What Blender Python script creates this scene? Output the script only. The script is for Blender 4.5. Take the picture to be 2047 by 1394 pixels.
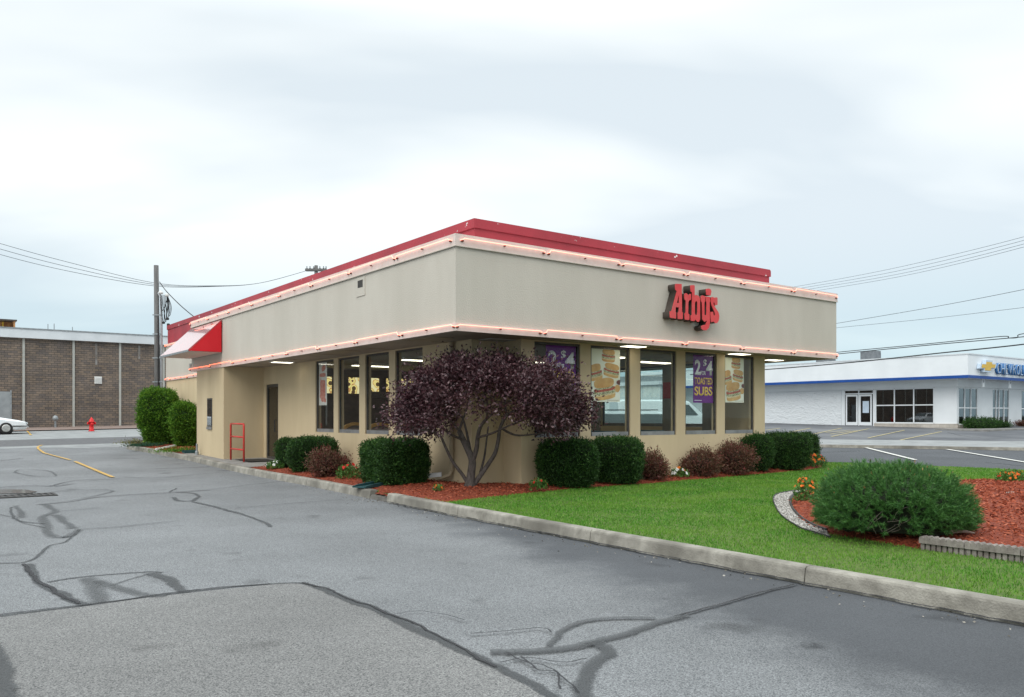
import bpy, math, random
import numpy as np
from mathutils import Vector, Matrix, noise as mnoise

random.seed(7)
rng = np.random.default_rng(11)
for o in list(bpy.data.objects):
    bpy.data.objects.remove(o)
SC = bpy.context.scene
COL = SC.collection
R = math.radians

# ------------------------------------------------------------------ camera
EYE = 1.5
F, CX, CY = 1629.0, 1023.5, 833.0
cam_d = bpy.data.cameras.new('camera')
cam = bpy.data.objects.new('camera', cam_d)
COL.objects.link(cam)
cam.location = (0, 0, EYE)
cam.rotation_euler = (R(90), 0, 0)
cam_d.sensor_width = 36.0
cam_d.lens = 36.0 * F / 2047.0
cam_d.shift_y = (CY - 697.0) / 2047.0
cam_d.clip_end = 3000
SC.camera = cam

# ------------------------------------------------------------------ sky, sun, exposure
SUN_EL, SUN_AZ = 42.0, 208.0          # azimuth measured clockwise from +Y (behind left of the camera)
world = bpy.data.worlds.new('World')
SC.world = world
world.use_nodes = True
nt = world.node_tree
nt.nodes.clear()
def wn(t, **k):
    n = nt.nodes.new(t)
    for a_, v_ in k.items():
        setattr(n, a_, v_)
    return n
w_out = wn('ShaderNodeOutputWorld')
w_bg = wn('ShaderNodeBackground')
w_sky = wn('ShaderNodeTexSky', sky_type='NISHITA', sun_disc=False, sun_elevation=R(SUN_EL), sun_rotation=R(SUN_AZ))
w_bg.inputs['Strength'].default_value = 0.1
w_tc = wn('ShaderNodeTexCoord')
w_sep = wn('ShaderNodeSeparateXYZ')
nt.links.new(w_tc.outputs['Generated'], w_sep.inputs[0])
w_zc = wn('ShaderNodeMath', operation='MAXIMUM'); w_zc.inputs[1].default_value = 0.0
nt.links.new(w_sep.outputs['Z'], w_zc.inputs[0])
w_den = wn('ShaderNodeMath', operation='ADD'); w_den.inputs[1].default_value = 0.22
nt.links.new(w_zc.outputs[0], w_den.inputs[0])
w_dx = wn('ShaderNodeMath', operation='DIVIDE'); w_dy = wn('ShaderNodeMath', operation='DIVIDE')
nt.links.new(w_sep.outputs['X'], w_dx.inputs[0]); nt.links.new(w_den.outputs[0], w_dx.inputs[1])
nt.links.new(w_sep.outputs['Y'], w_dy.inputs[0]); nt.links.new(w_den.outputs[0], w_dy.inputs[1])
w_cmb = wn('ShaderNodeCombineXYZ')
nt.links.new(w_dx.outputs[0], w_cmb.inputs[0]); nt.links.new(w_dy.outputs[0], w_cmb.inputs[1])
w_map = wn('ShaderNodeMapping'); w_map.inputs['Location'].default_value = (3.1, 0.4, 0)
w_map.inputs['Rotation'].default_value = (0, 0, R(18)); w_map.inputs['Scale'].default_value = (0.8, 1.5, 1)
nt.links.new(w_cmb.outputs[0], w_map.inputs[0])
w_noise = wn('ShaderNodeTexNoise'); w_noise.inputs['Scale'].default_value = 0.9
w_noise.inputs['Detail'].default_value = 4.0; w_noise.inputs['Roughness'].default_value = 0.45
w_noise.inputs['Distortion'].default_value = 0.3
nt.links.new(w_map.outputs[0], w_noise.inputs['Vector'])
w_ramp = wn('ShaderNodeValToRGB')
e = w_ramp.color_ramp.elements
e[0].position = 0.42; e[0].color = (7.5, 8.3, 8.8, 1)
e[1].position = 0.60; e[1].color = (10.0, 10.5, 10.5, 1)
nt.links.new(w_noise.outputs['Fac'], w_ramp.inputs[0])
# the cloud sheet seen edge-on near the horizon is the plain blue-grey of distant overcast
w_hz = wn('ShaderNodeMapRange'); w_hz.inputs['From Min'].default_value = -0.02; w_hz.inputs['From Max'].default_value = 0.24
w_hz.interpolation_type = 'SMOOTHSTEP'
nt.links.new(w_zc.outputs[0], w_hz.inputs['Value'])
w_mh = wn('ShaderNodeMix', data_type='RGBA')
w_mh.inputs[6].default_value = (5.0, 6.9, 7.75, 1)
nt.links.new(w_hz.outputs[0], w_mh.inputs[0]); nt.links.new(w_ramp.outputs[0], w_mh.inputs[7])
# an overcast dome is brightest overhead
w_zen = wn('ShaderNodeMapRange'); w_zen.inputs['From Min'].default_value = 0.42; w_zen.inputs['From Max'].default_value = 1.0
w_zen.inputs['To Min'].default_value = 1.0; w_zen.inputs['To Max'].default_value = 2.8
nt.links.new(w_zc.outputs[0], w_zen.inputs['Value'])
w_mul = wn('ShaderNodeMix', data_type='RGBA', blend_type='MULTIPLY'); w_mul.inputs[0].default_value = 1.0
nt.links.new(w_mh.outputs[2], w_mul.inputs[6]); nt.links.new(w_zen.outputs[0], w_mul.inputs[7])
w_mix = wn('ShaderNodeMix', data_type='RGBA'); w_mix.inputs[0].default_value = 0.9
nt.links.new(w_sky.outputs[0], w_mix.inputs[6]); nt.links.new(w_mul.outputs[2], w_mix.inputs[7])
nt.links.new(w_mix.outputs[2], w_bg.inputs[0]); nt.links.new(w_bg.outputs[0], w_out.inputs[0])

sun_d = bpy.data.lights.new('sun', 'SUN')
sun_d.energy = 1.4; sun_d.angle = R(40); sun_d.color = (1.0, 0.96, 0.9)
sun = bpy.data.objects.new('sun', sun_d); COL.objects.link(sun)
sun.location = (-30, -30, 60)
sun.rotation_euler = (R(90 - SUN_EL), 0, R(180 - SUN_AZ))
vs = SC.view_settings
vs.view_transform = 'Standard'; vs.look = 'None'; vs.gamma = 1.0; vs.use_curve_mapping = False
vs.exposure = 0.14
SC.cycles.use_denoising = True
SC.cycles.max_bounces = 8
SC.cycles.transparent_max_bounces = 16
SC.cycles.sample_clamp_indirect = 4.0

# ------------------------------------------------------------------ frames of reference
TH = math.atan2(1629.0, 2194.5)
BX, BY = math.cos(TH), math.sin(TH)        # b: along the front of the restaurant
AX, AY = -BY, BX                           # a: along its drive-through side
P0 = (-0.967, 14.0)
CH = (27.36, 48.9)                         # corner of the car showroom
def terr(Y):
    """height of the asphalt: level near the restaurant, rising gently to the streets behind"""
    y = np.minimum(np.asarray(Y, dtype=float), 75.0)
    t = y - 21.0
    s = np.where(t < -2, 0, np.where(t > 2, t, (t + 2) ** 2 / 8.0))
    return 0.025 * s
def terrf(Y): return float(terr(Y))
def W(p, q, z=0.0):
    return (P0[0] + p * BX + q * AX, P0[1] + p * BY + q * AY, z)
def WC(p, q, z=0.0):
    return (CH[0] + p * BX + q * AX, CH[1] + p * BY + q * AY, z)
def PQ(x, y):
    dx, dy = x - P0[0], y - P0[1]
    return dx * BX + dy * BY, dx * AX + dy * AY
def gp(u, v, off=0.0):
    """ground point seen along a sight line (survey of the photograph)"""
    k, m = (u - CX) / F, (v - CY) / F
    lo, hi = 1.0, 400.0
    for _ in range(60):
        mid = (lo + hi) / 2
        if EYE - m * mid > terrf(mid) + off: lo = mid
        else: hi = mid
    return (k * lo, lo, terrf(lo) + off)
def at(u, v, Y): return ((u - CX) / F * Y, Y, EYE + (CY - v) / F * Y)

# ------------------------------------------------------------------ materials
def nmat(name):
    m = bpy.data.materials.new(name); m.use_nodes = True
    n = m.node_tree; b = n.nodes['Principled BSDF']
    return m, n, b
def node(n, t, ins=None, **k):
    x = n.nodes.new(t)
    for a_, v_ in k.items(): setattr(x, a_, v_)
    if ins:
        for a_, v_ in ins.items(): x.inputs[a_].default_value = v_
    return x
def c4(c): return (c[0], c[1], c[2], 1.0)
def mat(name, c1, c2=None, scale=3.0, detail=4.0, rough=0.7, bump=0.0, bscale=40.0, metal=0.0, spec=0.3, stretch=(1, 1, 1), lo=0.35, hi=0.65, dist=0.01, c3=None, s3=0.6, coat=0.0):
    m, n, b = nmat(name)
    b.inputs['Roughness'].default_value = rough
    b.inputs['Metallic'].default_value = metal
    b.inputs['Specular IOR Level'].default_value = spec
    b.inputs['Coat Weight'].default_value = coat
    b.inputs['Base Color'].default_value = c4(c1)
    tc = node(n, 'ShaderNodeTexCoord'); mp = node(n, 'ShaderNodeMapping', {'Scale': stretch})
    n.links.new(tc.outputs['Object'], mp.inputs[0])
    if c2 is not None:
        t = node(n, 'ShaderNodeTexNoise', {'Scale': scale, 'Detail': detail, 'Roughness': 0.6})
        n.links.new(mp.outputs[0], t.inputs['Vector'])
        r = node(n, 'ShaderNodeValToRGB'); e_ = r.color_ramp.elements
        e_[0].position = lo; e_[0].color = c4(c1); e_[1].position = hi; e_[1].color = c4(c2)
        n.links.new(t.outputs['Fac'], r.inputs[0])
        outc = r.outputs[0]
        if c3 is not None:
            t3 = node(n, 'ShaderNodeTexNoise', {'Scale': s3, 'Detail': 3.0})
            n.links.new(mp.outputs[0], t3.inputs['Vector'])
            mr = node(n, 'ShaderNodeMapRange', {'From Min': 0.45, 'From Max': 0.7})
            n.links.new(t3.outputs['Fac'], mr.inputs['Value'])
            mx = node(n, 'ShaderNodeMix', data_type='RGBA'); mx.inputs[7].default_value = c4(c3)
            n.links.new(mr.outputs[0], mx.inputs[0]); n.links.new(outc, mx.inputs[6]); outc = mx.outputs[2]
        n.links.new(outc, b.inputs['Base Color'])
    if bump:
        t2 = node(n, 'ShaderNodeTexNoise', {'Scale': bscale, 'Detail': 3.0})
        n.links.new(tc.outputs['Object'], t2.inputs['Vector'])
        bp = node(n, 'ShaderNodeBump', {'Strength': bump, 'Distance': dist})
        n.links.new(t2.outputs['Fac'], bp.inputs['Height']); n.links.new(bp.outputs[0], b.inputs['Normal'])
    return m
def leafmat(name, cols, rough=0.6, spec=0.25, trans=0.0, big=None, bigs=1.2):
    """colour drawn per leaf; optional broad clumps"""
    m, n, b = nmat(name)
    b.inputs['Roughness'].default_value = rough; b.inputs['Specular IOR Level'].default_value = spec
    g = node(n, 'ShaderNodeNewGeometry'); r = node(n, 'ShaderNodeValToRGB')
    el = r.color_ramp.elements
    while len(el) < len(cols): el.new(0.5)
    for i, c in enumerate(cols):
        el[i].position = i / (len(cols) - 1); el[i].color = c4(c)
    n.links.new(g.outputs['Random Per Island'], r.inputs[0])
    outc = r.outputs[0]
    if big is not None:
        tc = node(n, 'ShaderNodeTexCoord'); t = node(n, 'ShaderNodeTexNoise', {'Scale': bigs, 'Detail': 2.0})
        n.links.new(tc.outputs['Object'], t.inputs['Vector'])
        mr = node(n, 'ShaderNodeMapRange', {'From Min': 0.4, 'From Max': 0.68})
        n.links.new(t.outputs['Fac'], mr.inputs['Value'])
        mx = node(n, 'ShaderNodeMix', data_type='RGBA'); mx.inputs[7].default_value = c4(big)
        ml = node(n, 'ShaderNodeMath', operation='MULTIPLY'); ml.inputs[1].default_value = 0.6
        n.links.new(mr.outputs[0], ml.inputs[0]); n.links.new(ml.outputs[0], mx.inputs[0])
        n.links.new(outc, mx.inputs[6]); outc = mx.outputs[2]
    n.links.new(outc, b.inputs['Base Color'])
    if trans:
        tr = node(n, 'ShaderNodeBsdfTranslucent'); n.links.new(outc, tr.inputs[0])
        ms = node(n, 'ShaderNodeMixShader', {'Fac': trans}); o = n.nodes['Material Output']
        n.links.new(b.outputs[0], ms.inputs[1]); n.links.new(tr.outputs[0], ms.inputs[2]); n.links.new(ms.outputs[0], o.inputs[0])
    return m
def emis(name, col, s, base=None):
    m, n, b = nmat(name)
    b.inputs['Base Color'].default_value = c4(base or col)
    b.inputs['Emission Color'].default_value = c4(col); b.inputs['Emission Strength'].default_value = s
    return m
def glass(name, tint, base=0.05, gain=0.55, power=3.0, rough=0.0):
    m, n, b = nmat(name); n.nodes.remove(b)
    o = n.nodes['Material Output']
    tr = node(n, 'ShaderNodeBsdfTransparent'); tr.inputs[0].default_value = c4(tint)
    gl = node(n, 'ShaderNodeBsdfGlossy'); gl.inputs['Color'].default_value = (0.95, 0.97, 1, 1); gl.inputs['Roughness'].default_value = rough
    lw = node(n, 'ShaderNodeLayerWeight', {'Blend': 0.5})
    pw = node(n, 'ShaderNodeMath', operation='POWER'); pw.inputs[1].default_value = power
    n.links.new(lw.outputs['Facing'], pw.inputs[0])
    ma = node(n, 'ShaderNodeMath', operation='MULTIPLY_ADD'); ma.inputs[1].default_value = gain; ma.inputs[2].default_value = base
    n.links.new(pw.outputs[0], ma.inputs[0])
    ms = node(n, 'ShaderNodeMixShader')
    n.links.new(ma.outputs[0], ms.inputs[0]); n.links.new(tr.outputs[0], ms.inputs[1]); n.links.new(gl.outputs[0], ms.inputs[2])
    n.links.new(ms.outputs[0], o.inputs[0])
    return m

def asphalt_mat(name='asphalt', tint=(1, 1, 1)):
    m, n, b = nmat(name)
    L = n.links.new
    tc = node(n, 'ShaderNodeTexCoord')
    # distance across the drive, measured from the building front line
    dot = node(n, 'ShaderNodeVectorMath', operation='DOT_PRODUCT'); dot.inputs[1].default_value = (BX - 0.24 * AX, BY - 0.24 * AY, 0)
    L(tc.outputs['Object'], dot.inputs[0])
    n1 = node(n, 'ShaderNodeTexNoise', {'Scale': 0.9, 'Detail': 5.0, 'Roughness': 0.65}); L(tc.outputs['Object'], n1.inputs['Vector'])
    nm = node(n, 'ShaderNodeMath', operation='MULTIPLY_ADD'); nm.inputs[1].default_value = 1.8
    L(n1.outputs['Fac'], nm.inputs[0]); L(dot.outputs['Value'], nm.inputs[2])
    off = P0[0] * (BX - 0.24 * AX) + P0[1] * (BY - 0.24 * AY)
    mr = node(n, 'ShaderNodeMapRange', {'From Min': off - 1.45 + 0.9, 'From Max': off - 0.35 + 0.9}); mr.interpolation_type = 'SMOOTHSTEP'
    L(nm.outputs[0], mr.inputs['Value'])
    vo = node(n, 'ShaderNodeTexVoronoi', {'Scale': 150.0}); L(tc.outputs['Object'], vo.inputs['Vector'])
    vsep = node(n, 'ShaderNodeSeparateColor'); L(vo.outputs['Color'], vsep.inputs[0])
    n2 = node(n, 'ShaderNodeTexNoise', {'Scale': 85.0, 'Detail': 3.0, 'Roughness': 0.7}); L(tc.outputs['Object'], n2.inputs['Vector'])
    ad = node(n, 'ShaderNodeMath', operation='MULTIPLY_ADD'); ad.inputs[1].default_value = 0.5
    L(vsep.outputs[0], ad.inputs[0]); L(n2.outputs['Fac'], ad.inputs[2])
    r1 = node(n, 'ShaderNodeValToRGB'); e_ = r1.color_ramp.elements
    e_[0].position = 0.42; e_[0].color = (0.05, 0.053, 0.057, 1); e_[1].position = 1.0; e_[1].color = (0.27, 0.278, 0.282, 1)
    L(ad.outputs[0], r1.inputs[0])
    r2 = node(n, 'ShaderNodeValToRGB'); e_ = r2.color_ramp.elements
    e_[0].position = 0.35; e_[0].color = (0.045, 0.048, 0.054, 1); e_[1].position = 1.0; e_[1].color = (0.095, 0.10, 0.107, 1)
    L(ad.outputs[0], r2.inputs[0])
    mx = node(n, 'ShaderNodeMix', data_type='RGBA'); L(mr.outputs[0], mx.inputs[0]); L(r1.outputs[0], mx.inputs[6]); L(r2.outputs[0], mx.inputs[7])
    n3 = node(n, 'ShaderNodeTexNoise', {'Scale': 0.35, 'Detail': 6.0, 'Roughness': 0.6}); L(tc.outputs['Object'], n3.inputs['Vector'])
    m3 = node(n, 'ShaderNodeMapRange', {'From Min': 0.3, 'From Max': 0.7, 'To Min': 0.78, 'To Max': 1.14}); L(n3.outputs['Fac'], m3.inputs['Value'])
    mu = node(n, 'ShaderNodeMix', data_type='RGBA', blend_type='MULTIPLY'); mu.inputs[0].default_value = 1.0
    L(mx.outputs[2], mu.inputs[6]); L(m3.outputs[0], mu.inputs[7])
    # oil drips
    n4 = node(n, 'ShaderNodeTexNoise', {'Scale': 1.3, 'Detail': 2.0}); 
    mp = node(n, 'ShaderNodeMapping', {'Location': (7.3, 2.1, 0)}); L(tc.outputs['Object'], mp.inputs[0]); L(mp.outputs[0], n4.inputs['Vector'])
    m4 = node(n, 'ShaderNodeMapRange', {'From Min': 0.66, 'From Max': 0.76, 'To Min': 1.0, 'To Max': 0.6}); L(n4.outputs['Fac'], m4.inputs['Value'])
    mu2 = node(n, 'ShaderNodeMix', data_type='RGBA', blend_type='MULTIPLY'); mu2.inputs[0].default_value = 1.0
    L(mu.outputs[2], mu2.inputs[6]); L(m4.outputs[0], mu2.inputs[7])
    mu3 = node(n, 'ShaderNodeMix', data_type='RGBA', blend_type='MULTIPLY'); mu3.inputs[0].default_value = 1.0; mu3.inputs[7].default_value = c4(tint)
    L(mu2.outputs[2], mu3.inputs[6]); L(mu3.outputs[2], b.inputs['Base Color'])
    b.inputs['Roughness'].default_value = 0.82; b.inputs['Specular IOR Level'].default_value = 0.3
    bp = node(n, 'ShaderNodeBump', {'Strength': 0.55, 'Distance': 0.008}); L(ad.outputs[0], bp.inputs['Height']); L(bp.outputs[0], b.inputs['Normal'])
    return m
def seal_mat(name, col, alpha=0.85, edge=0.55, soft=0.8, ns=14.0):
    """worn crack sealer: fades out raggedly towards its edges (UV v runs across the band)"""
    m, n, b = nmat(name); L = n.links.new
    uv = node(n, 'ShaderNodeUVMap'); sp = node(n, 'ShaderNodeSeparateXYZ'); L(uv.outputs[0], sp.inputs[0])
    ab = node(n, 'ShaderNodeMath', operation='ABSOLUTE'); L(sp.outputs['Y'], ab.inputs[0])
    tc = node(n, 'ShaderNodeTexCoord'); t = node(n, 'ShaderNodeTexNoise', {'Scale': ns, 'Detail': 6.0, 'Roughness': 0.75}); L(tc.outputs['Object'], t.inputs['Vector'])
    ad = node(n, 'ShaderNodeMath', operation='MULTIPLY_ADD'); ad.inputs[1].default_value = 1.1; L(t.outputs['Fac'], ad.inputs[0]); L(ab.outputs[0], ad.inputs[2])
    mr = node(n, 'ShaderNodeMapRange', {'From Min': edge + 0.75 - soft / 2, 'From Max': edge + 0.75 + soft / 2, 'To Min': alpha, 'To Max': 0.0}); mr.interpolation_type = 'SMOOTHSTEP'
    L(ad.outputs[0], mr.inputs['Value']); L(mr.outputs[0], b.inputs['Alpha'])
    t2 = node(n, 'ShaderNodeTexNoise', {'Scale': 60.0, 'Detail': 4.0, 'Roughness': 0.7}); L(tc.outputs['Object'], t2.inputs['Vector'])
    r = node(n, 'ShaderNodeValToRGB'); e_ = r.color_ramp.elements
    e_[0].position = 0.3; e_[0].color = c4([x * 0.75 for x in col]); e_[1].position = 0.7; e_[1].color = c4([x * 1.35 for x in col])
    L(t2.outputs['Fac'], r.inputs[0]); L(r.outputs[0], b.inputs['Base Color'])
    b.inputs['Roughness'].default_value = 0.75; b.inputs['Specular IOR Level'].default_value = 0.25
    return m
def brick_mat(name, ca, cb, cm, bw, rh):
    m, n, b = nmat(name); L = n.links.new
    tc = node(n, 'ShaderNodeTexCoord'); sp = node(n, 'ShaderNodeSeparateXYZ'); L(tc.outputs['Object'], sp.inputs[0])
    cb_ = node(n, 'ShaderNodeCombineXYZ'); 
    sm = node(n, 'ShaderNodeMath', operation='ADD'); L(sp.outputs['X'], sm.inputs[0]); L(sp.outputs['Y'], sm.inputs[1])
    L(sm.outputs[0], cb_.inputs[0]); L(sp.outputs['Z'], cb_.inputs[1])
    br = node(n, 'ShaderNodeTexBrick', {'Color1': c4(ca), 'Color2': c4(cb), 'Mortar': c4(cm), 'Scale': 1.0, 'Mortar Size': 0.012, 'Bias': 0.0, 'Brick Width': bw, 'Row Height': rh})
    L(cb_.outputs[0], br.inputs['Vector'])
    t = node(n, 'ShaderNodeTexNoise', {'Scale': 0.7, 'Detail': 6.0, 'Roughness': 0.7}); L(tc.outputs['Object'], t.inputs['Vector'])
    mr = node(n, 'ShaderNodeMapRange', {'From Min': 0.3, 'From Max': 0.7, 'To Min': 0.65, 'To Max': 1.3}); L(t.outputs['Fac'], mr.inputs['Value'])
    mu = node(n, 'ShaderNodeMix', data_type='RGBA', blend_type='MULTIPLY'); mu.inputs[0].default_value = 1.0
    L(br.outputs['Color'], mu.inputs[6]); L(mr.outputs[0], mu.inputs[7]); L(mu.outputs[2], b.inputs['Base Color'])
    bp = node(n, 'ShaderNodeBump', {'Strength': 0.8, 'Distance': 0.015}); L(br.outputs['Fac'], bp.inputs['Height']); bp.invert = True; L(bp.outputs[0], b.inputs['Normal'])
    b.inputs['Roughness'].default_value = 0.85
    return m
def chipped(name, paint, chip, thr=0.7, scale=5.0):
    m, n, b = nmat(name); L = n.links.new
    tc = node(n, 'ShaderNodeTexCoord')
    t = node(n, 'ShaderNodeTexNoise', {'Scale': scale, 'Detail': 5.0, 'Roughness': 0.6}); L(tc.outputs['Object'], t.inputs['Vector'])
    mr = node(n, 'ShaderNodeMapRange', {'From Min': thr, 'From Max': thr + 0.015}); L(t.outputs['Fac'], mr.inputs['Value'])
    t2 = node(n, 'ShaderNodeTexNoise', {'Scale': 1.2, 'Detail': 4.0}); L(tc.outputs['Object'], t2.inputs['Vector'])
    r = node(n, 'ShaderNodeValToRGB'); e_ = r.color_ramp.elements
    e_[0].position = 0.3; e_[0].color = c4([x * 0.85 for x in paint]); e_[1].position = 0.7; e_[1].color = c4([min(1, x * 1.12) for x in paint])
    L(t2.outputs['Fac'], r.inputs[0])
    mx = node(n, 'ShaderNodeMix', data_type='RGBA'); mx.inputs[7].default_value = c4(chip)
    L(mr.outputs[0], mx.inputs[0]); L(r.outputs[0], mx.inputs[6]); L(mx.outputs[2], b.inputs['Base Color'])
    b.inputs['Roughness'].default_value = 0.5
    return m

M = {}
M['asphalt'] = asphalt_mat()
M['patch'] = asphalt_mat('patch_asphalt', (0.98, 0.94, 0.895))
M['seal'] = seal_mat('crack_sealer', (0.066, 0.069, 0.071), 0.68, 0.4, 0.4, 24.0)
M['seal_soft'] = seal_mat('worn_crack_sealer', (0.078, 0.081, 0.083), 0.5, 0.25, 0.6, 20.0)
M['crack'] = seal_mat('open_crack', (0.03, 0.03, 0.032), 0.95, 0.5)
M['tyre_mark'] = seal_mat('damp_stain', (0.05, 0.052, 0.056), 0.4, 0.1)
M['road'] = mat('street_asphalt', (0.085, 0.085, 0.088), (0.12, 0.12, 0.124), 6, 6, 0.85, 0.3, 90)
M['road_concrete'] = mat('street_concrete', (0.20, 0.207, 0.207), (0.28, 0.288, 0.285), 1.5, 7, 0.85, 0.2, 60)
M['red_walk'] = mat('brick_paver_walk', (0.19, 0.14, 0.12), (0.25, 0.19, 0.165), 5, 6, 0.85)
M['lot2'] = mat('dealer_asphalt', (0.065, 0.068, 0.076), (0.11, 0.114, 0.122), 0.6, 8, 0.7, 0.2, 70, c3=(0.15, 0.153, 0.157), s3=0.15)
M['kerb'] = mat('kerb_concrete', (0.19, 0.177, 0.15), (0.345, 0.325, 0.28), 5, 10, 0.85, 0.9, 60, dist=0.008, c3=(0.145, 0.135, 0.115), s3=1.3)
M['kerb_dark'] = mat('dark_kerb_concrete', (0.07, 0.065, 0.058), (0.14, 0.13, 0.115), 6, 8, 0.8, 0.5, 70, dist=0.004)
M['walk'] = mat('walk_concrete', (0.19, 0.182, 0.17), (0.27, 0.262, 0.247), 3, 8, 0.85, 0.3, 80, dist=0.003)
M['soil'] = mat('lawn_soil', (0.06, 0.10, 0.02), (0.10, 0.15, 0.03), 9, 5, 0.95, 0.6, 50)
M['mulch'] = mat('red_mulch', (0.12, 0.022, 0.01), (0.29, 0.062, 0.028), 28, 6, 0.9, 1.0, 45, dist=0.03)
M['chips'] = leafmat('mulch_chip', [(0.10, 0.018, 0.008), (0.25, 0.052, 0.022), (0.36, 0.085, 0.04), (0.42, 0.14, 0.08)], 0.85)
M['grass'] = leafmat('grass_blade', [(0.042, 0.145, 0.014), (0.068, 0.215, 0.020), (0.10, 0.28, 0.028), (0.20, 0.32, 0.07)], 0.6, 0.2, 0.25, big=(0.18, 0.31, 0.045), bigs=0.9)
M['gravel'] = leafmat('white_gravel', [(0.10, 0.095, 0.085), (0.26, 0.245, 0.22), (0.50, 0.48, 0.45)], 0.8)
M['grit'] = leafmat('kerb_grit', [(0.06, 0.055, 0.045), (0.14, 0.125, 0.10), (0.22, 0.20, 0.17), (0.40, 0.38, 0.34)], 0.9)
M['gravel_bed'] = mat('gravel_bed', (0.10, 0.09, 0.08), (0.2, 0.185, 0.165), 30, 4, 0.9, 0.8, 40)
M['edge_black'] = mat('edging_plastic', (0.02, 0.02, 0.02), (0.05, 0.05, 0.05), 8, 3, 0.55)
M['edge_block'] = mat('edging_concrete', (0.17, 0.15, 0.135), (0.30, 0.27, 0.245), 9, 7, 0.9, 0.6, 60, dist=0.006, c3=(0.13, 0.10, 0.09), s3=3)
M['fascia'] = mat('fascia_stucco', (0.492, 0.457, 0.395), (0.525, 0.49, 0.425), 2.2, 7, 0.85, 0.7, 45, dist=0.008, stretch=(1, 1, 0.3), c3=(0.47, 0.437, 0.375), s3=0.8)
M['wall'] = mat('tan_stucco', (0.53, 0.425, 0.27), (0.60, 0.487, 0.315), 1.6, 7, 0.85, 0.5, 55, dist=0.006, stretch=(1, 1, 0.25), c3=(0.50, 0.40, 0.255), s3=0.5)
M['soffit'] = mat('soffit_board', (0.34, 0.295, 0.235), (0.40, 0.35, 0.28), 2.5, 4, 0.8)
M['strip'] = mat('neon_backing', (0.60, 0.50, 0.45), (0.68, 0.57, 0.52), 4, 5, 0.55)
M['red'] = chipped('red_parapet_paint', (0.34, 0.022, 0.034), (0.75, 0.72, 0.7), 0.80, 4)
M['coping'] = chipped('red_coping_paint', (0.33, 0.022, 0.034), (0.72, 0.70, 0.68), 0.68, 5.5)
M['awning_red'] = mat('awning_red', (0.56, 0.008, 0.018), (0.60, 0.012, 0.022), 2, 3, 0.35, coat=0.2)
M['awning_top'] = mat('awning_vinyl', (0.42, 0.045, 0.06), (0.47, 0.06, 0.075), 1, 3, 0.12, spec=1.0, coat=1.0)
M['neon_pink'] = emis('neon_tube_pink', (1.0, 0.27, 0.18), 2.0, (0.9, 0.5, 0.4))
M['neon_red'] = emis('neon_tube_orange', (1.0, 0.17, 0.07), 2.6, (0.9, 0.4, 0.3))
M['rust'] = mat('rusty_bracket', (0.10, 0.02, 0.012), (0.22, 0.05, 0.03), 20, 4, 0.8)
M['frame'] = mat('bronze_frame', (0.07, 0.066, 0.06), (0.10, 0.095, 0.09), 5, 3, 0.4, metal=0.3)
M['sill'] = mat('aluminium_sill', (0.22, 0.22, 0.22), (0.30, 0.30, 0.30), 5, 3, 0.4, metal=0.4)
M['glass'] = glass('window_glass', (0.985, 1.0, 0.99), 0.004, 0.65, 4.0)
M['end_glass'] = glass('tinted_end_glass', (0.72, 0.80, 0.79), 0.02, 0.5, 3.0)
M['dglass'] = glass('showroom_glass', (0.45, 0.48, 0.48), 0.10, 0.5, 2.5)
M['doorglass'] = glass('door_glass', (0.35, 0.35, 0.34), 0.06, 0.4, 2.5)
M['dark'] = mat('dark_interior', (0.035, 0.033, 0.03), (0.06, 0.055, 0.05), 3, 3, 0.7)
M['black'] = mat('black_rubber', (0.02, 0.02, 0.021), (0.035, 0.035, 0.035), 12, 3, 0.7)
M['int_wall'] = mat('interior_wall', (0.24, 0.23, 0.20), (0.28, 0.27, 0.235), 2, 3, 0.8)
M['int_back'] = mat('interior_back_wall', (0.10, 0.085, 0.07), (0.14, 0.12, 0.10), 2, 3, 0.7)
M['int_floor'] = mat('quarry_tile_floor', (0.12, 0.075, 0.055), (0.17, 0.11, 0.08), 4, 4, 0.4)
M['int_ceil'] = mat('ceiling_tile', (0.5, 0.5, 0.48), (0.58, 0.58, 0.56), 6, 3, 0.85)
M['int_red'] = mat('red_partition', (0.32, 0.04, 0.045), (0.36, 0.05, 0.05), 3, 2, 0.6)
M['int_blue'] = mat('blue_booth_vinyl', (0.04, 0.11, 0.15), (0.06, 0.15, 0.19), 4, 3, 0.4)
M['lamp'] = emis('fluorescent_panel', (1.0, 0.94, 0.74), 3.0)
M['soff_lamp'] = emis('soffit_lamp', (1.0, 0.93, 0.76), 3.5)
M['menu'] = None
M['wood'] = mat('bent_wood', (0.42, 0.21, 0.05), (0.55, 0.30, 0.08), 6, 4, 0.35, stretch=(1, 1, 6))
M['pipe_red'] = mat('red_pipe_paint', (0.52, 0.035, 0.03), (0.58, 0.05, 0.04), 5, 3, 0.35)
M['tan_metal'] = mat('tan_downspout', (0.31, 0.25, 0.165), (0.36, 0.29, 0.195), 3, 3, 0.5)
M['white_metal'] = mat('white_metal', (0.62, 0.62, 0.60), (0.72, 0.72, 0.70), 5, 4, 0.45)
M['green_plastic'] = mat('green_splash_plastic', (0.02, 0.06, 0.065), (0.035, 0.09, 0.095), 5, 3, 0.4)
M['brown_sign'] = mat('sign_return_brown', (0.045, 0.036, 0.03), (0.065, 0.053, 0.045), 4, 3, 0.5)
M['red_sign'] = mat('sign_face_red', (0.62, 0.045, 0.05), (0.66, 0.075, 0.075), 3, 3, 0.4, c3=(0.52, 0.10, 0.10), s3=2.5)
M['purple'] = mat('poster_purple', (0.13, 0.010, 0.19), (0.15, 0.012, 0.215), 2, 2, 0.5)
M['ptext'] = mat('poster_white', (0.86, 0.84, 0.87), rough=0.5)
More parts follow.
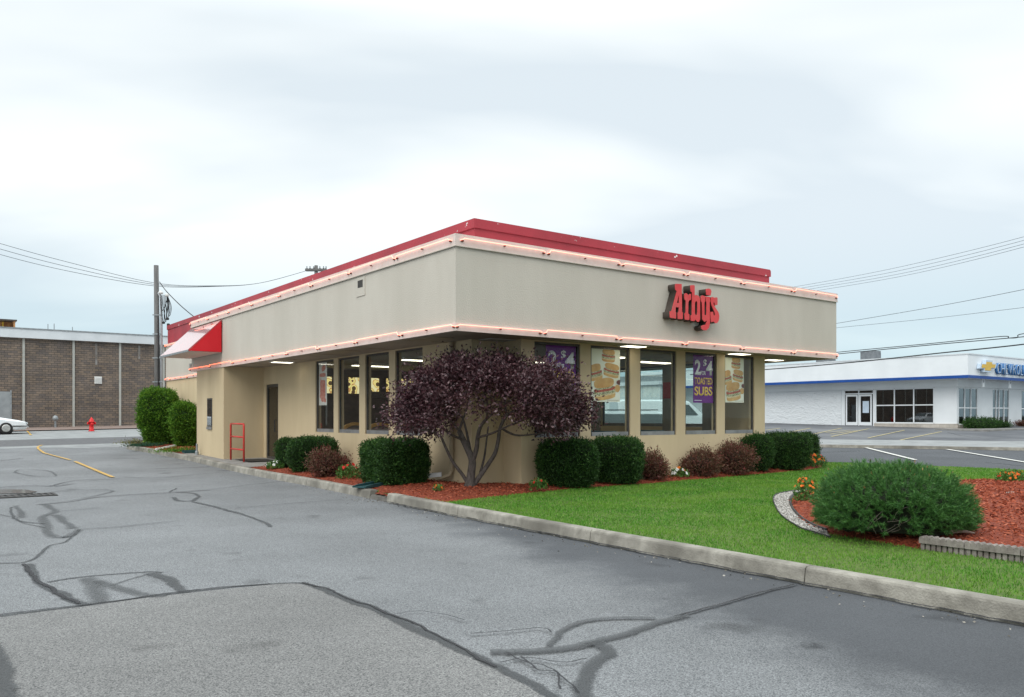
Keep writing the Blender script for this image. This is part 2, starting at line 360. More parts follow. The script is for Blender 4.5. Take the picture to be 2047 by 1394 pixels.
M['pyellow'] = mat('poster_yellow', (0.88, 0.58, 0.10), rough=0.5)
M['pcream'] = mat('poster_cream', (0.80, 0.77, 0.62), (0.86, 0.85, 0.78), 1.5, 2, 0.5)
M['bun'] = mat('poster_bun', (0.52, 0.25, 0.075), (0.74, 0.48, 0.20), 5, 6, 0.5, lo=0.3, hi=0.75)
M['crumb'] = mat('poster_crumb', (0.72, 0.60, 0.38), (0.62, 0.44, 0.22), 12, 3, 0.5)
M['meat'] = mat('poster_meat', (0.32, 0.045, 0.03), (0.52, 0.14, 0.09), 26, 3, 0.5)
M['lettuce'] = mat('poster_lettuce', (0.14, 0.17, 0.04), (0.62, 0.58, 0.42), 38, 3, 0.5, lo=0.42, hi=0.55)
M['sauce'] = mat('poster_sauce', (0.10, 0.025, 0.015), (0.16, 0.04, 0.02), 12, 2, 0.4)
M['drink'] = mat('poster_drink', (0.55, 0.13, 0.09), (0.66, 0.30, 0.24), 12, 4, 0.5)
M['pwhite'] = mat('poster_paper', (0.66, 0.62, 0.58), (0.72, 0.68, 0.64), 3, 2, 0.5)
M['bark'] = mat('grey_bark', (0.06, 0.048, 0.042), (0.125, 0.105, 0.095), 22, 6, 0.9, 0.8, 70, dist=0.01, stretch=(1, 1, 0.4))
M['twig'] = mat('dry_twig', (0.15, 0.125, 0.11), (0.24, 0.20, 0.18), 20, 4, 0.9)
M['plum'] = leafmat('plum_leaf', [(0.022, 0.010, 0.013), (0.05, 0.019, 0.025), (0.09, 0.036, 0.042), (0.16, 0.095, 0.10)], 0.42, 0.45, 0.12, big=(0.05, 0.014, 0.022), bigs=1.6)
M['yew'] = leafmat('yew_needle', [(0.010, 0.033, 0.008), (0.019, 0.062, 0.013), (0.035, 0.10, 0.018), (0.08, 0.16, 0.03)], 0.55, 0.25, 0.08, big=(0.02, 0.05, 0.01), bigs=3)
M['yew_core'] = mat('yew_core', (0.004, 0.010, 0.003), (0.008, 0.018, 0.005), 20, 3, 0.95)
M['green_shrub'] = leafmat('arborvitae_leaf', [(0.025, 0.08, 0.008), (0.055, 0.15, 0.013), (0.10, 0.23, 0.02), (0.20, 0.35, 0.035)], 0.6, 0.2, 0.15, big=(0.07, 0.16, 0.015), bigs=2.5)
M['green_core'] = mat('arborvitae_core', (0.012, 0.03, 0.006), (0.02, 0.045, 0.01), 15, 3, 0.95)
M['barberry'] = leafmat('barberry_leaf', [(0.06, 0.033, 0.02), (0.13, 0.04, 0.032), (0.21, 0.055, 0.05), (0.09, 0.08, 0.03), (0.27, 0.13, 0.12)], 0.6, 0.2, 0.1, big=(0.085, 0.065, 0.034), bigs=4)
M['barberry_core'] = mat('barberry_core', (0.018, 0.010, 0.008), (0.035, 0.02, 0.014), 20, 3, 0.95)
M['pine'] = leafmat('pine_needle', [(0.018, 0.065, 0.018), (0.038, 0.125, 0.030), (0.07, 0.19, 0.042), (0.13, 0.27, 0.065)], 0.5, 0.3, 0.08, big=(0.07, 0.18, 0.04), bigs=3)
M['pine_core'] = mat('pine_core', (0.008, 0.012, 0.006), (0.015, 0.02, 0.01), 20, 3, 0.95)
M['bud'] = mat('pine_bud', (0.30, 0.16, 0.06), (0.4, 0.25, 0.12), 20, 2, 0.7)
M['fleaf'] = leafmat('flower_leaf', [(0.03, 0.09, 0.015), (0.07, 0.17, 0.03), (0.12, 0.24, 0.06)], 0.55, 0.25, 0.1)
M['pet_red'] = leafmat('red_petal', [(0.42, 0.012, 0.012), (0.6, 0.035, 0.02)], 0.6)
M['pet_orange'] = leafmat('orange_petal', [(0.58, 0.10, 0.012), (0.72, 0.22, 0.02), (0.62, 0.06, 0.012)], 0.6)
M['pet_white'] = leafmat('white_petal', [(0.72, 0.72, 0.68), (0.82, 0.82, 0.8)], 0.6)
M['cover'] = leafmat('ground_cover', [(0.09, 0.11, 0.025), (0.16, 0.17, 0.045), (0.20, 0.15, 0.06)], 0.7)
M['cover_dark'] = leafmat('juniper', [(0.012, 0.05, 0.025), (0.025, 0.085, 0.045)], 0.7)
M['brick'] = brick_mat('brown_brick', (0.205, 0.155, 0.115), (0.12, 0.10, 0.09), (0.06, 0.054, 0.05), 0.34, 0.14)
M['pale_strip'] = mat('pale_downspout', (0.34, 0.34, 0.31), (0.41, 0.41, 0.38), 3, 3, 0.6)
M['white_fascia'] = mat('white_sheet_fascia', (0.56, 0.59, 0.61), (0.66, 0.69, 0.71), 0.7, 5, 0.5)
M['grey_door'] = mat('grey_steel_door', (0.24, 0.26, 0.27), (0.30, 0.32, 0.33), 2, 3, 0.5)
M['hyd'] = mat('hydrant_red', (0.55, 0.012, 0.015), (0.60, 0.02, 0.02), 6, 3, 0.4)
M['galv'] = mat('galvanised', (0.22, 0.24, 0.25), (0.32, 0.34, 0.35), 5, 3, 0.5, metal=0.3)
M['pole'] = mat('weathered_pole', (0.10, 0.10, 0.098), (0.17, 0.165, 0.16), 10, 6, 0.9, 0.4, 40, stretch=(1, 1, 0.12))
M['conduit'] = mat('grey_conduit', (0.36, 0.38, 0.40), (0.42, 0.44, 0.46), 4, 3, 0.5)
M['wire'] = mat('black_wire', (0.016, 0.017, 0.019), (0.03, 0.03, 0.033), 4, 2, 0.6)
M['wire_grey'] = mat('grey_wire', (0.07, 0.08, 0.09), (0.10, 0.11, 0.12), 4, 2, 0.6)
M['yellow_paint'] = seal_mat('yellow_line_paint', (0.50, 0.31, 0.08), 0.85, 0.6)
M['white_paint'] = seal_mat('white_line_paint', (0.62, 0.61, 0.57), 0.95, 0.95)
M['dull_yellow'] = seal_mat('faded_yellow_paint', (0.5, 0.42, 0.2), 0.8, 0.85)
M['dealer_white'] = mat('dealer_white_paint', (0.70, 0.73, 0.75), (0.76, 0.79, 0.81), 0.7, 4, 0.55)
M['dealer_stone'] = None
M['dealer_brick'] = brick_mat('dealer_brick', (0.42, 0.38, 0.33), (0.48, 0.44, 0.39), (0.36, 0.33, 0.3), 0.6, 0.2)
M['blue'] = mat('blue_stripe', (0.010, 0.06, 0.26), (0.013, 0.072, 0.30), 2, 2, 0.45)
M['blue_letter'] = mat('blue_letter', (0.04, 0.14, 0.34), (0.06, 0.18, 0.40), 4, 2, 0.45)
M['pale_letter'] = mat('pale_letter_face', (0.45, 0.55, 0.66), (0.52, 0.62, 0.72), 4, 2, 0.45)
M['gold'] = mat('gold_emblem', (0.62, 0.38, 0.04), (0.70, 0.46, 0.07), 4, 2, 0.35)
M['metal_siding'] = mat('white_metal_siding', (0.58, 0.62, 0.62), (0.66, 0.70, 0.70), 0.6, 4, 0.5)
M['car_white'] = mat('white_car_paint', (0.66, 0.68, 0.69), (0.70, 0.72, 0.73), 1, 2, 0.25, coat=0.6, spec=0.5)
M['car_glass'] = mat('car_glass', (0.03, 0.045, 0.045), (0.05, 0.065, 0.065), 2, 2, 0.06, spec=0.8)
M['tyre'] = mat('tyre_rubber', (0.018, 0.018, 0.018), (0.03, 0.03, 0.03), 9, 3, 0.85)
M['rim'] = mat('wheel_cover', (0.42, 0.42, 0.40), (0.52, 0.52, 0.5), 6, 3, 0.35, metal=0.6)
M['headlamp'] = mat('headlamp_lens', (0.45, 0.5, 0.52), (0.55, 0.58, 0.6), 9, 2, 0.15, spec=0.8)
M['tail_red'] = mat('tail_lamp', (0.5, 0.02, 0.03), (0.55, 0.03, 0.04), 9, 2, 0.25)
M['hvac'] = mat('rooftop_unit', (0.10, 0.11, 0.12), (0.16, 0.17, 0.18), 3, 4, 0.7)
M['rust_orange'] = mat('rust_orange_panel', (0.30, 0.12, 0.05), (0.42, 0.22, 0.09), 5, 4, 0.8)
M['stain'] = mat('lime_stain', (0.14, 0.125, 0.11), (0.26, 0.25, 0.24), 3, 5, 0.9)
M['grate'] = mat('iron_grate', (0.03, 0.028, 0.026), (0.06, 0.055, 0.05), 20, 3, 0.6, metal=0.5)
M['wet'] = mat('puddle', (0.10, 0.10, 0.10), (0.16, 0.155, 0.15), 2, 4, 0.12, spec=0.6)
M['driftwood'] = mat('bleached_wood', (0.30, 0.22, 0.18), (0.42, 0.33, 0.28), 15, 4, 0.85)
M['stone'] = mat('pale_stone', (0.25, 0.21, 0.18), (0.36, 0.31, 0.27), 12, 5, 0.9, 0.5, 30)

def menu_mat():
    m, n, b = nmat('backlit_menu'); L = n.links.new
    tc = node(n, 'ShaderNodeTexCoord'); v = node(n, 'ShaderNodeTexVoronoi', {'Scale': 4.5}); L(tc.outputs['Object'], v.inputs['Vector'])
    r = node(n, 'ShaderNodeValToRGB'); r.color_ramp.interpolation = 'CONSTANT'; el = r.color_ramp.elements
    el[0].position = 0.0; el[0].color = (0.08, 0.05, 0.02, 1); el[1].position = 0.32; el[1].color = (0.95, 0.78, 0.28, 1)
    x = el.new(0.48); x.color = (0.55, 0.28, 0.08, 1); x = el.new(0.56); x.color = (0.9, 0.83, 0.45, 1)
    L(v.outputs['Distance'], r.inputs[0]); L(r.outputs[0], b.inputs['Emission Color']); b.inputs['Emission Strength'].default_value = 0.75
    L(r.outputs[0], b.inputs['Base Color'])
    return m
M['menu'] = menu_mat()
def stone_mat():
    m, n, b = nmat('white_roughcast'); L = n.links.new
    tc = node(n, 'ShaderNodeTexCoord')
    t = node(n, 'ShaderNodeTexNoise', {'Scale': 3.2, 'Detail': 3.0, 'Roughness': 0.5, 'Distortion': 1.2})
    mp = node(n, 'ShaderNodeMapping', {'Scale': (1, 1, 1.7)}); L(tc.outputs['Object'], mp.inputs[0]); L(mp.outputs[0], t.inputs['Vector'])
    bp = node(n, 'ShaderNodeBump', {'Strength': 0.7, 'Distance': 0.10}); L(t.outputs['Fac'], bp.inputs['Height']); L(bp.outputs[0], b.inputs['Normal'])
    b.inputs['Base Color'].default_value = (0.68, 0.71, 0.73, 1); b.inputs['Roughness'].default_value = 0.6
    return m
M['dealer_stone'] = stone_mat()

# ------------------------------------------------------------------ object helpers
def link(o, parent=None):
    COL.objects.link(o)
    if parent is not None: o.parent = parent
    return o
def tag(o, label, cat, group=None):
    o['label'] = label; o['category'] = cat
    if group: o['group'] = group
    return o
def thing(name, label, cat, loc=(0, 0, 0), rz=0.0, group=None):
    o = bpy.data.objects.new(name, None); o.empty_display_size = 0.2
    COL.objects.link(o); o.location = loc; o.rotation_euler = (0, 0, rz)
    return tag(o, label, cat, group)
def struct(o):
    o['kind'] = 'structure'; return o
def stuff(o, label=None, cat=None):
    o['kind'] = 'stuff'
    if label: tag(o, label, cat)
    return o

class MB:
    def __init__(self): self.v = []; self.f = []; self.m = []; self.cur = 0
    def add(self, vs, fs):
        o = len(self.v); self.v += [tuple(x) for x in vs]
        for f in fs: self.f.append([i + o for i in f]); self.m.append(self.cur)
        return self
    def box(self, x0, x1, y0, y1, z0, z1):
        return self.add([(x0, y0, z0), (x1, y0, z0), (x1, y1, z0), (x0, y1, z0), (x0, y0, z1), (x1, y0, z1), (x1, y1, z1), (x0, y1, z1)],
                        [(0, 3, 2, 1), (4, 5, 6, 7), (0, 1, 5, 4), (1, 2, 6, 5), (2, 3, 7, 6), (3, 0, 4, 7)])
    def prism(self, pts, fn, d0, d1):
        """pts: 2D outline; fn(x, y, d) -> 3D"""
        n = len(pts)
        vs = [fn(x, y, d0) for x, y in pts] + [fn(x, y, d1) for x, y in pts]
        return self.add(vs, [list(range(n))[::-1], list(range(n, 2 * n))] + [(i, (i + 1) % n, n + (i + 1) % n, n + i) for i in range(n)])
    def tube(self, pts, r, n=8, cap=True):
        pts = [Vector(p) for p in pts]; k = len(pts)
        rs = r if isinstance(r, (list, tuple)) else [r] * k
        t0 = (pts[1] - pts[0]).normalized()
        ref = Vector((0, 0, 1)) if abs(t0.z) < 0.9 else Vector((1, 0, 0))
        nx = t0.cross(ref).normalized()
        vs = []
        for i in range(k):
            t = (pts[min(i + 1, k - 1)] - pts[max(i - 1, 0)]).normalized()
            nx = (nx - t * nx.dot(t)).normalized(); ny = t.cross(nx)
            for j in range(n):
                a_ = 2 * math.pi * j / n
                vs.append(pts[i] + (nx * math.cos(a_) + ny * math.sin(a_)) * rs[i])
        fs = [(i * n + j, i * n + (j + 1) % n, (i + 1) * n + (j + 1) % n, (i + 1) * n + j) for i in range(k - 1) for j in range(n)]
        if cap: fs += [list(range(n))[::-1], list(range((k - 1) * n, k * n))]
        return self.add(vs, fs)
    def lathe(self, prof, n=16, c=(0, 0, 0), axis='z'):
        vs = []
        for r, h in prof:
            for j in range(n):
                a_ = 2 * math.pi * j / n; x, y = r * math.cos(a_), r * math.sin(a_)
                vs.append({'z': (c[0] + x, c[1] + y, c[2] + h), 'y': (c[0] + x, c[1] + h, c[2] + y), 'x': (c[0] + h, c[1] + x, c[2] + y)}[axis])
        k = len(prof)
        fs = [(i * n + j, i * n + (j + 1) % n, (i + 1) * n + (j + 1) % n, (i + 1) * n + j) for i in range(k - 1) for j in range(n)]
        fs += [list(range(n))[::-1], list(range((k - 1) * n, k * n))]
        return self.add(vs, fs)
    def build(self, name, mats, parent=None, smooth=False, loc=None, rz=None):
        me = bpy.data.meshes.new(name); me.from_pydata(self.v, [], self.f); me.update()
        if not isinstance(mats, (list, tuple)): mats = [mats]
        for m in mats: me.materials.append(m)
        if len(mats) > 1: me.polygons.foreach_set('material_index', self.m)
        if smooth: me.polygons.foreach_set('use_smooth', [True] * len(me.polygons))
        o = bpy.data.objects.new(name, me); link(o, parent)
        if loc: o.location = loc
        if rz is not None: o.rotation_euler = (0, 0, rz)
        return o
def bx(name, m, parent, *d):
    return MB().box(*d).build(name, m, parent)

def fastmesh(name, V, k, mats, parent=None, mi=None, smooth=False):
    """V: (N*k,3) vertices, consecutive k per face"""
    V = np.asarray(V, dtype=np.float32).reshape(-1, 3); nv = len(V); nf = nv // k
    me = bpy.data.meshes.new(name)
    me.vertices.add(nv); me.vertices.foreach_set('co', V.ravel())
    me.loops.add(nv); me.loops.foreach_set('vertex_index', np.arange(nv, dtype=np.int32))
    me.polygons.add(nf); me.polygons.foreach_set('loop_start', np.arange(0, nv, k, dtype=np.int32))
    try: me.polygons.foreach_set('loop_total', np.full(nf, k, dtype=np.int32))
    except Exception: pass
    if not isinstance(mats, (list, tuple)): mats = [mats]
    for m in mats: me.materials.append(m)
    if mi is not None: me.polygons.foreach_set('material_index', np.asarray(mi, dtype=np.int32))
    me.update(calc_edges=True); me.validate()
    o = bpy.data.objects.new(name, me); link(o, parent)
    return o
def unit(a):
    return a / np.maximum(np.linalg.norm(a, axis=-1, keepdims=True), 1e-9)
def leafquads(P, N, length, width, spread=0.8, rg=rng, fold=0.0):
    """rhombic leaves at P growing roughly along N"""
    n = len(P)
    d = unit(N + rg.normal(0, spread, (n, 3)))
    r = unit(np.cross(d, rg.normal(0, 1, (n, 3))))
    L_ = (length * rg.uniform(0.65, 1.3, n))[:, None]; w_ = (width * rg.uniform(0.7, 1.3, n))[:, None]
    mid = P + d * L_ * 0.45
    up = np.cross(d, r) * w_ * fold
    return np.stack([P, mid + r * w_ * 0.5 + up, P + d * L_, mid - r * w_ * 0.5 + up], 1).reshape(-1, 3)

def curve_mesh(name, loops, depth=0.0):
    cu = bpy.data.curves.new(name, 'CURVE'); cu.dimensions = '2D'; cu.fill_mode = 'BOTH' if depth else 'FRONT'; cu.extrude = depth
    for lp in loops:
        s = cu.splines.new('POLY'); s.points.add(len(lp) - 1)
        for p, (x, y) in zip(s.points, lp): p.co = (x, y, 0, 1)
        s.use_cyclic_u = True
    return _to_mesh(name, cu)
def _to_mesh(name, cu):
    o = bpy.data.objects.new(name + '_tmp', cu); COL.objects.link(o)
    bpy.context.view_layer.update()
    dg = bpy.context.evaluated_depsgraph_get()
    me = bpy.data.meshes.new_from_object(o.evaluated_get(dg))
    bpy.data.objects.remove(o); bpy.data.curves.remove(cu)
    me.name = name
    return me
def text_mesh(name, body, size, depth=0.0, bold=0.0, sx=1.0):
    cu = bpy.data.curves.new(name, 'FONT'); cu.body = body; cu.size = size; cu.extrude = depth; cu.offset = bold
    me = _to_mesh(name, cu)
    for v in me.vertices: v.co.x *= sx
    return me
def bounds(me):
    co = np.array([v.co[:] for v in me.vertices]); return co.min(0), co.max(0)
def fit_text(name, body, x0, x1, z0, z1, y, mats, parent, depth=0.0, bold=0.0):
    """text filling the rectangle x0..x1, z0..z1 of a vertical plane at local y, facing -y"""
    me = text_mesh(name, body, 1.0, 0.0, bold)
    lo, hi = bounds(me)
    for v in me.vertices:
        x, yy = v.co.x, v.co.y
        v.co = (x0 + (x - lo[0]) / (hi[0] - lo[0]) * (x1 - x0), y, z0 + (yy - lo[1]) / (hi[1] - lo[1]) * (z1 - z0))
    me.materials.clear(); me.materials.append(mats); me.update()
    o = bpy.data.objects.new(name, me); link(o, parent)
    if depth:
        md = o.modifiers.new('depth', 'SOLIDIFY'); md.thickness = depth; md.offset = 0
    return o
def smooth_path(pts, n=8):
    pts = [Vector(p) for p in pts]; out = []
    for i in range(len(pts) - 1):
        p0 = pts[max(i - 1, 0)]; p1 = pts[i]; p2 = pts[i + 1]; p3 = pts[min(i + 2, len(pts) - 1)]
        for k in range(n):
            t = k / n
            out.append(0.5 * ((2 * p1) + (p2 - p0) * t + (2 * p0 - 5 * p1 + 4 * p2 - p3) * t * t + (3 * p1 - p0 - 3 * p2 + p3) * t ** 3))
    out.append(pts[-1]); return out
def inpoly(x, y, poly):
    x = np.asarray(x); y = np.asarray(y); c = np.zeros(x.shape, bool); n = len(poly)
    for i in range(n):
        x1, y1 = poly[i][:2]; x2, y2 = poly[(i + 1) % n][:2]
        cond = ((y1 > y) != (y2 > y)) & (x < (x2 - x1) * (y - y1) / ((y2 - y1) if y2 != y1 else 1e-9) + x1)
        c ^= cond
    return c

# ================================================================== GROUND
ys = np.concatenate([np.arange(-30, 80, 1.0), np.array([90, 110, 150, 220, 400, 900.])])
xs = np.concatenate([np.array([-900, -400, -200, -120.]), np.arange(-80, 81, 4.0), np.array([120, 200, 400, 900.])])
mb = MB(); nx_ = len(xs)
mb.v = [(float(x), float(y), terrf(y)) for y in ys for x in xs]
mb.f = [(j * nx_ + i, j * nx_ + i + 1, (j + 1) * nx_ + i + 1, (j + 1) * nx_ + i) for j in range(len(ys) - 1) for i in range(nx_ - 1)]
ground = struct(mb.build('ground', M['asphalt']))

def sheet(name, poly, off, m, step=1.5, parent=None, kind=True):
    """a sheet over the terrain: polygon in world XY cut in strips so that it follows the slope"""
    import bmesh
    bm = bmesh.new()
    vs_ = [bm.verts.new((x, y, 0)) for x, y in poly]
    bm.faces.new(vs_)
    y0, y1 = min(p[1] for p in poly), max(p[1] for p in poly)
    y = math.floor(y0 / step) * step + step
    while y < y1:
        if y > 17.5:
            bmesh.ops.bisect_plane(bm, geom=bm.verts[:] + bm.edges[:] + bm.faces[:], plane_co=(0, y, 0), plane_no=(0, 1, 0))
        y += step
    for v in bm.verts: v.co.z = terrf(v.co.y) + off
    bmesh.ops.recalc_face_normals(bm, faces=bm.faces[:])
    me = bpy.data.meshes.new(name); bm.to_mesh(me); bm.free()
    if me.polygons and me.polygons[0].normal.z < 0: me.flip_normals()
    me.materials.append(m)
    o = bpy.data.objects.new(name, me); link(o, parent)
    if kind and parent is None: struct(o)
    return o
def pqpoly(pts): return [W(p, q)[:2] for p, q in pts]
# the side street beyond the drive: asphalt lane, concrete lane, brick walk
sheet('road', pqpoly([(-60, 26.4), (60, 26.4), (60, 32.1), (-60, 32.1)]), 0.006, M['road'])
sheet('road_shoulder', pqpoly([(-60, 32.1), (60, 32.1), (60, 42.3), (-60, 42.3)]), 0.005, M['road_concrete'])
sheet('drive_apron', pqpoly([(-60, 25.0), (-3.6, 25.0), (-1.9, 23.6), (2, 23.6), (2, 26.4), (-60, 26.4)]), 0.005, M['road_concrete'])
sheet('pavement', pqpoly([(-60, 42.3), (10, 42.3), (10, 47.5), (-60, 47.5)]), 0.06, M['red_walk'])
# the dealer's lot and the concrete strip in front of it
cs = [gp(1400, 882), gp(1640, 883), gp(2047, 887), gp(2600, 893)]
cn = [gp(1400, 893), gp(1640, 894.5), gp(2047, 901), gp(2600, 910)]
sheet('dealer_lot', [c[:2] for c in cs] + [(60, 60), (40, 90), (12, 70)], 0.005, M['lot2'])
sheet('dealer_strip', [c[:2] for c in cn] + [c[:2] for c in cs[::-1]], 0.10, M['road_concrete'])
mb = MB()
for i in range(len(cn) - 1):
    a_, b_ = Vector(cn[i]), Vector(cn[i + 1]); 
    for t in range(6):
        p_, q_ = a_.lerp(b_, t / 6), a_.lerp(b_, (t + 1) / 6)
        zp, zq = terrf(p_.y), terrf(q_.y)
        mb.add([(p_.x, p_.y - .12, zp), (q_.x, q_.y - .12, zq), (q_.x, q_.y - .10, zq + .115), (p_.x, p_.y - .10, zp + .115), (p_.x, p_.y + .05, zp + .115), (q_.x, q_.y + .05, zq + .115)],
               [(0, 1, 2, 3), (3, 2, 5, 4)])
struct(mb.build('dealer_kerb', M['kerb']))

sheet('asphalt_patch', [gp(u, v)[:2] for u, v in ((-300, 1262), (0, 1233), (300, 1194), (560, 1167), (612, 1167), (800, 1243), (1000, 1338), (1130, 1420), (1400, 1700), (-900, 1700))], 0.0022, M['patch'])
# ---- ribbons on the asphalt: sealed cracks, open cracks, painted lines
def ribbon(name, pts, width, m, off=0.004, jitter=0.0, sm=True, taper=False, parent=ground, fine=False):
    P = smooth_path(pts, 6) if sm else [Vector(p) for p in pts]
    # resample
    out = [P[0]]
    for p in P[1:]:
        d = (p - out[-1]).length; k = max(1, int(d / (0.06 if fine else 0.2)))
        s = out[-1].copy()
        for i in range(1, k + 1): out.append(s.lerp(p, i / k))
    P = out; n = len(P)
    vs_, uv = [], []
    acc = 0
    sd = random.random() * 50
    for i, p in enumerate(P):
        t = (P[min(i + 1, n - 1)] - P[max(i - 1, 0)]); t.z = 0; t.normalize()
        nn = Vector((-t.y, t.x, 0))
        j = (mnoise.noise(Vector((p.x * 2.2, p.y * 2.2, sd))) + (0.6 * mnoise.noise(Vector((p.x * 11, p.y * 11, sd + 5))) if fine else 0)) * jitter
        w = width * (1 + 0.5 * mnoise.noise(Vector((p.x * 1.3, p.y * 1.3, sd + 9)))) if jitter else width
        if taper: w *= min(1, (n - 1 - i) / max(1, n * 0.3) + 0.15)
        for s in (-1, 1):
            x, y = p.x + nn.x * (j + s * w / 2), p.y + nn.y * (j + s * w / 2)
            vs_.append((x, y, terrf(y) + off)); uv.append((acc, s))
        acc += 0.2
    fs = [(2 * i, 2 * i + 2, 2 * i + 3, 2 * i + 1) for i in range(n - 1)]
    me = bpy.data.meshes.new(name); me.from_pydata(vs_, [], fs); me.materials.append(m)
    ul = me.uv_layers.new(name='UVMap')
    for lp in me.loops: ul.data[lp.index].uv = uv[lp.vertex_index]
    if me.polygons[0].normal.z < 0: me.flip_normals()
    me.update()
    o = bpy.data.objects.new(name, me); link(o, parent); return o
def px(*uv): return [gp(u, v) for u, v in uv]
zoff = [0.003]
def seal(w, *uv, m='seal', j=0.03):
    zoff[0] += 0.00035
    return ribbon('crack_seal', px(*uv), w * 0.78, M[m], zoff[0], j, fine=(m == 'seal'))
def crack(w, *uv):
    zoff[0] += 0.00035
    return ribbon('crack', px(*uv), w, M['crack'], zoff[0] + 0.004, 0.05 if w > 0.024 else 0.028, fine=True)
# long seam of the foreground patch
seal(0.10, (-60, 1240), (0, 1233), (150, 1214), (300, 1194), (450, 1176), (560, 1167), (615, 1167))
crack(0.035, (-60, 1238), (0, 1231), (200, 1207), (420, 1178), (540, 1168))
seal(0.17, (600, 1166), (680, 1192), (800, 1243), (900, 1290), (1000, 1338), (1080, 1378), (1130, 1420))
crack(0.03, (610, 1165), (760, 1222), (880, 1275), (1000, 1334))
# diamond of sealer at the left
seal(0.2, (55, 1128), (70, 1158), (100, 1178), (140, 1200), (172, 1212))
crack(0.05, (52, 1128), (62, 1148), (80, 1165), (110, 1182), (160, 1208))
seal(0.09, (95, 1165), (160, 1155), (240, 1148), (300, 1144), (325, 1146))
seal(0.34, (175, 1156), (188, 1172), (198, 1190), (205, 1205), m='seal_soft')
seal(0.30, (195, 1162), (240, 1178), (290, 1190), (335, 1192), m='seal_soft')
seal(0.10, (225, 1172), (260, 1160), (300, 1148), m='seal_soft')
seal(0.24, (305, 1146), (335, 1160), (360, 1178), (372, 1186))
# wandering cracks further back
seal(0.07, (-60, 1131), (0, 1127), (50, 1125), (80, 1110), (100, 1092), (130, 1084), (148, 1070), (158, 1060))
seal(0.35, (158, 1060), (130, 1075), (100, 1070), (92, 1050), (85, 1035), (110, 1024), (96, 1012), (84, 1008), m='seal_soft')
seal(0.30, (112, 1030), (130, 1045), (146, 1058), m='seal_soft')
seal(0.10, (0, 1029), (30, 1036), (45, 1046), (88, 1056), m='seal_soft')
seal(0.09, (88, 1048), (40, 1043), (25, 1032), (22, 1015))
seal(0.24, (32, 1012), (42, 1028), (46, 1036), m='seal_soft')
crack(0.03, (150, 1060), (230, 1055), (290, 1049), (360, 1043))
crack(0.03, (115, 1024), (160, 1020), (200, 1017))
seal(0.10, (70, 1010), (140, 1004), (200, 994), (260, 990), (340, 985), (420, 981))
crack(0.04, (190, 996), (260, 991), (380, 984), (560, 964), (640, 960))
seal(0.08, (340, 985), (352, 977)); 
seal(0.14, (345, 995), (358, 1002), (385, 1002), (396, 993), (385, 987), (352, 985))
seal(0.12, (385, 1003), (420, 1012), (480, 1028), (520, 1042), (540, 1054))
crack(0.03, (470, 1018), (560, 1010), (690, 1000))
crack(0.045, (245, 955), (310, 957), (380, 951), (460, 944))
seal(0.14, (100, 985), (175, 980), (225, 983), (150, 1001), (95, 1008), m='seal_soft')
seal(0.10, (100, 973), (150, 962), (240, 958))
seal(0.5, (-20, 977), (60, 972), (110, 973), (145, 968), m='tyre_mark')
seal(0.15, (30, 945), (60, 952), (110, 953), (95, 942), (40, 940), (28, 946), m='seal_soft')
seal(0.5, (-20, 925), (20, 920), (45, 917), m='tyre_mark')
crack(0.05, (90, 911), (120, 908), (180, 904)); crack(0.04, (100, 913), (170, 912), (255, 911))
seal(0.5, (225, 918), (245, 917), (275, 918), m='tyre_mark')
seal(0.5, (310, 938), (360, 937), (420, 934), m='tyre_mark')
# the forked crack in the front
seal(0.055, (1585, 1172), (1500, 1195), (1420, 1218), (1350, 1236))
crack(0.022, (1590, 1170), (1490, 1198), (1430, 1216), (1360, 1234))
seal(0.16, (1370, 1232), (1290, 1258), (1200, 1284), (1120, 1300), (1040, 1306), (980, 1308), m='seal')
seal(0.12, (1310, 1238), (1200, 1240), (1140, 1254), (1108, 1282), (1098, 1296))
seal(0.20, (1180, 1288), (1215, 1300), (1215, 1312), (1178, 1340), (1165, 1370), (1170, 1410))
crack(0.02, (1010, 1310), (1050, 1330), (1090, 1338), (1130, 1366), (1160, 1392))
crack(0.02, (1040, 1318), (1075, 1346), (1110, 1352), (1120, 1386))
crack(0.016, (1000, 1332), (1060, 1322), (1120, 1330), (1170, 1322))
crack(0.018, (940, 1272), (1000, 1268), (1080, 1262), (1105, 1270))
crack(0.016, (790, 1234), (840, 1228), (900, 1236), (930, 1246))
seal(0.3, (1600, 1290), (1625, 1294), (1640, 1290), m='tyre_mark')
crack(0.05, (770, 1005), (913, 1034), (1178, 1086), (1400, 1129), (1607, 1170), (1800, 1207), (2080, 1260))  # thin dark line following the foot of the kerb
seal(0.18, (-30, 1290), (0, 1320), (10, 1360), (18, 1420))
# painted lines
def paint(name, w, m, *uv):
    zoff[0] += 0.0003
    return ribbon(name, px(*uv), w, M[m], zoff[0] + 0.006, 0.0, sm=False)
paint('painted_line', 0.12, 'yellow_paint', (226, 956), (190, 941), (150, 924))
paint('painted_line', 0.10, 'yellow_paint', (140, 921), (110, 913), (88, 907), (76, 898), (76, 894), (84, 891))
paint('painted_line', 0.12, 'yellow_paint', (62, 871), (54, 862), (30, 863))
for a_, b_ in (((1720, 893.5), (1830, 921)), ((1893, 899.5), (2055, 926.5))):
    paint('painted_line', 0.14, 'white_paint', a_, b_)
for a_, b_ in (((1682, 857), (1616, 871)), ((1737, 858), (1662, 874)), ((1808, 861), (1735, 877)), ((1882, 864), (1800, 881)), ((1560, 857), (1530, 861)), ((1620, 857), (1570, 867)),
               ((1700, 861), (1650, 866)), ((1714, 862), (1660, 869))):
    paint('painted_line', 0.10, 'dull_yellow', a_, b_)
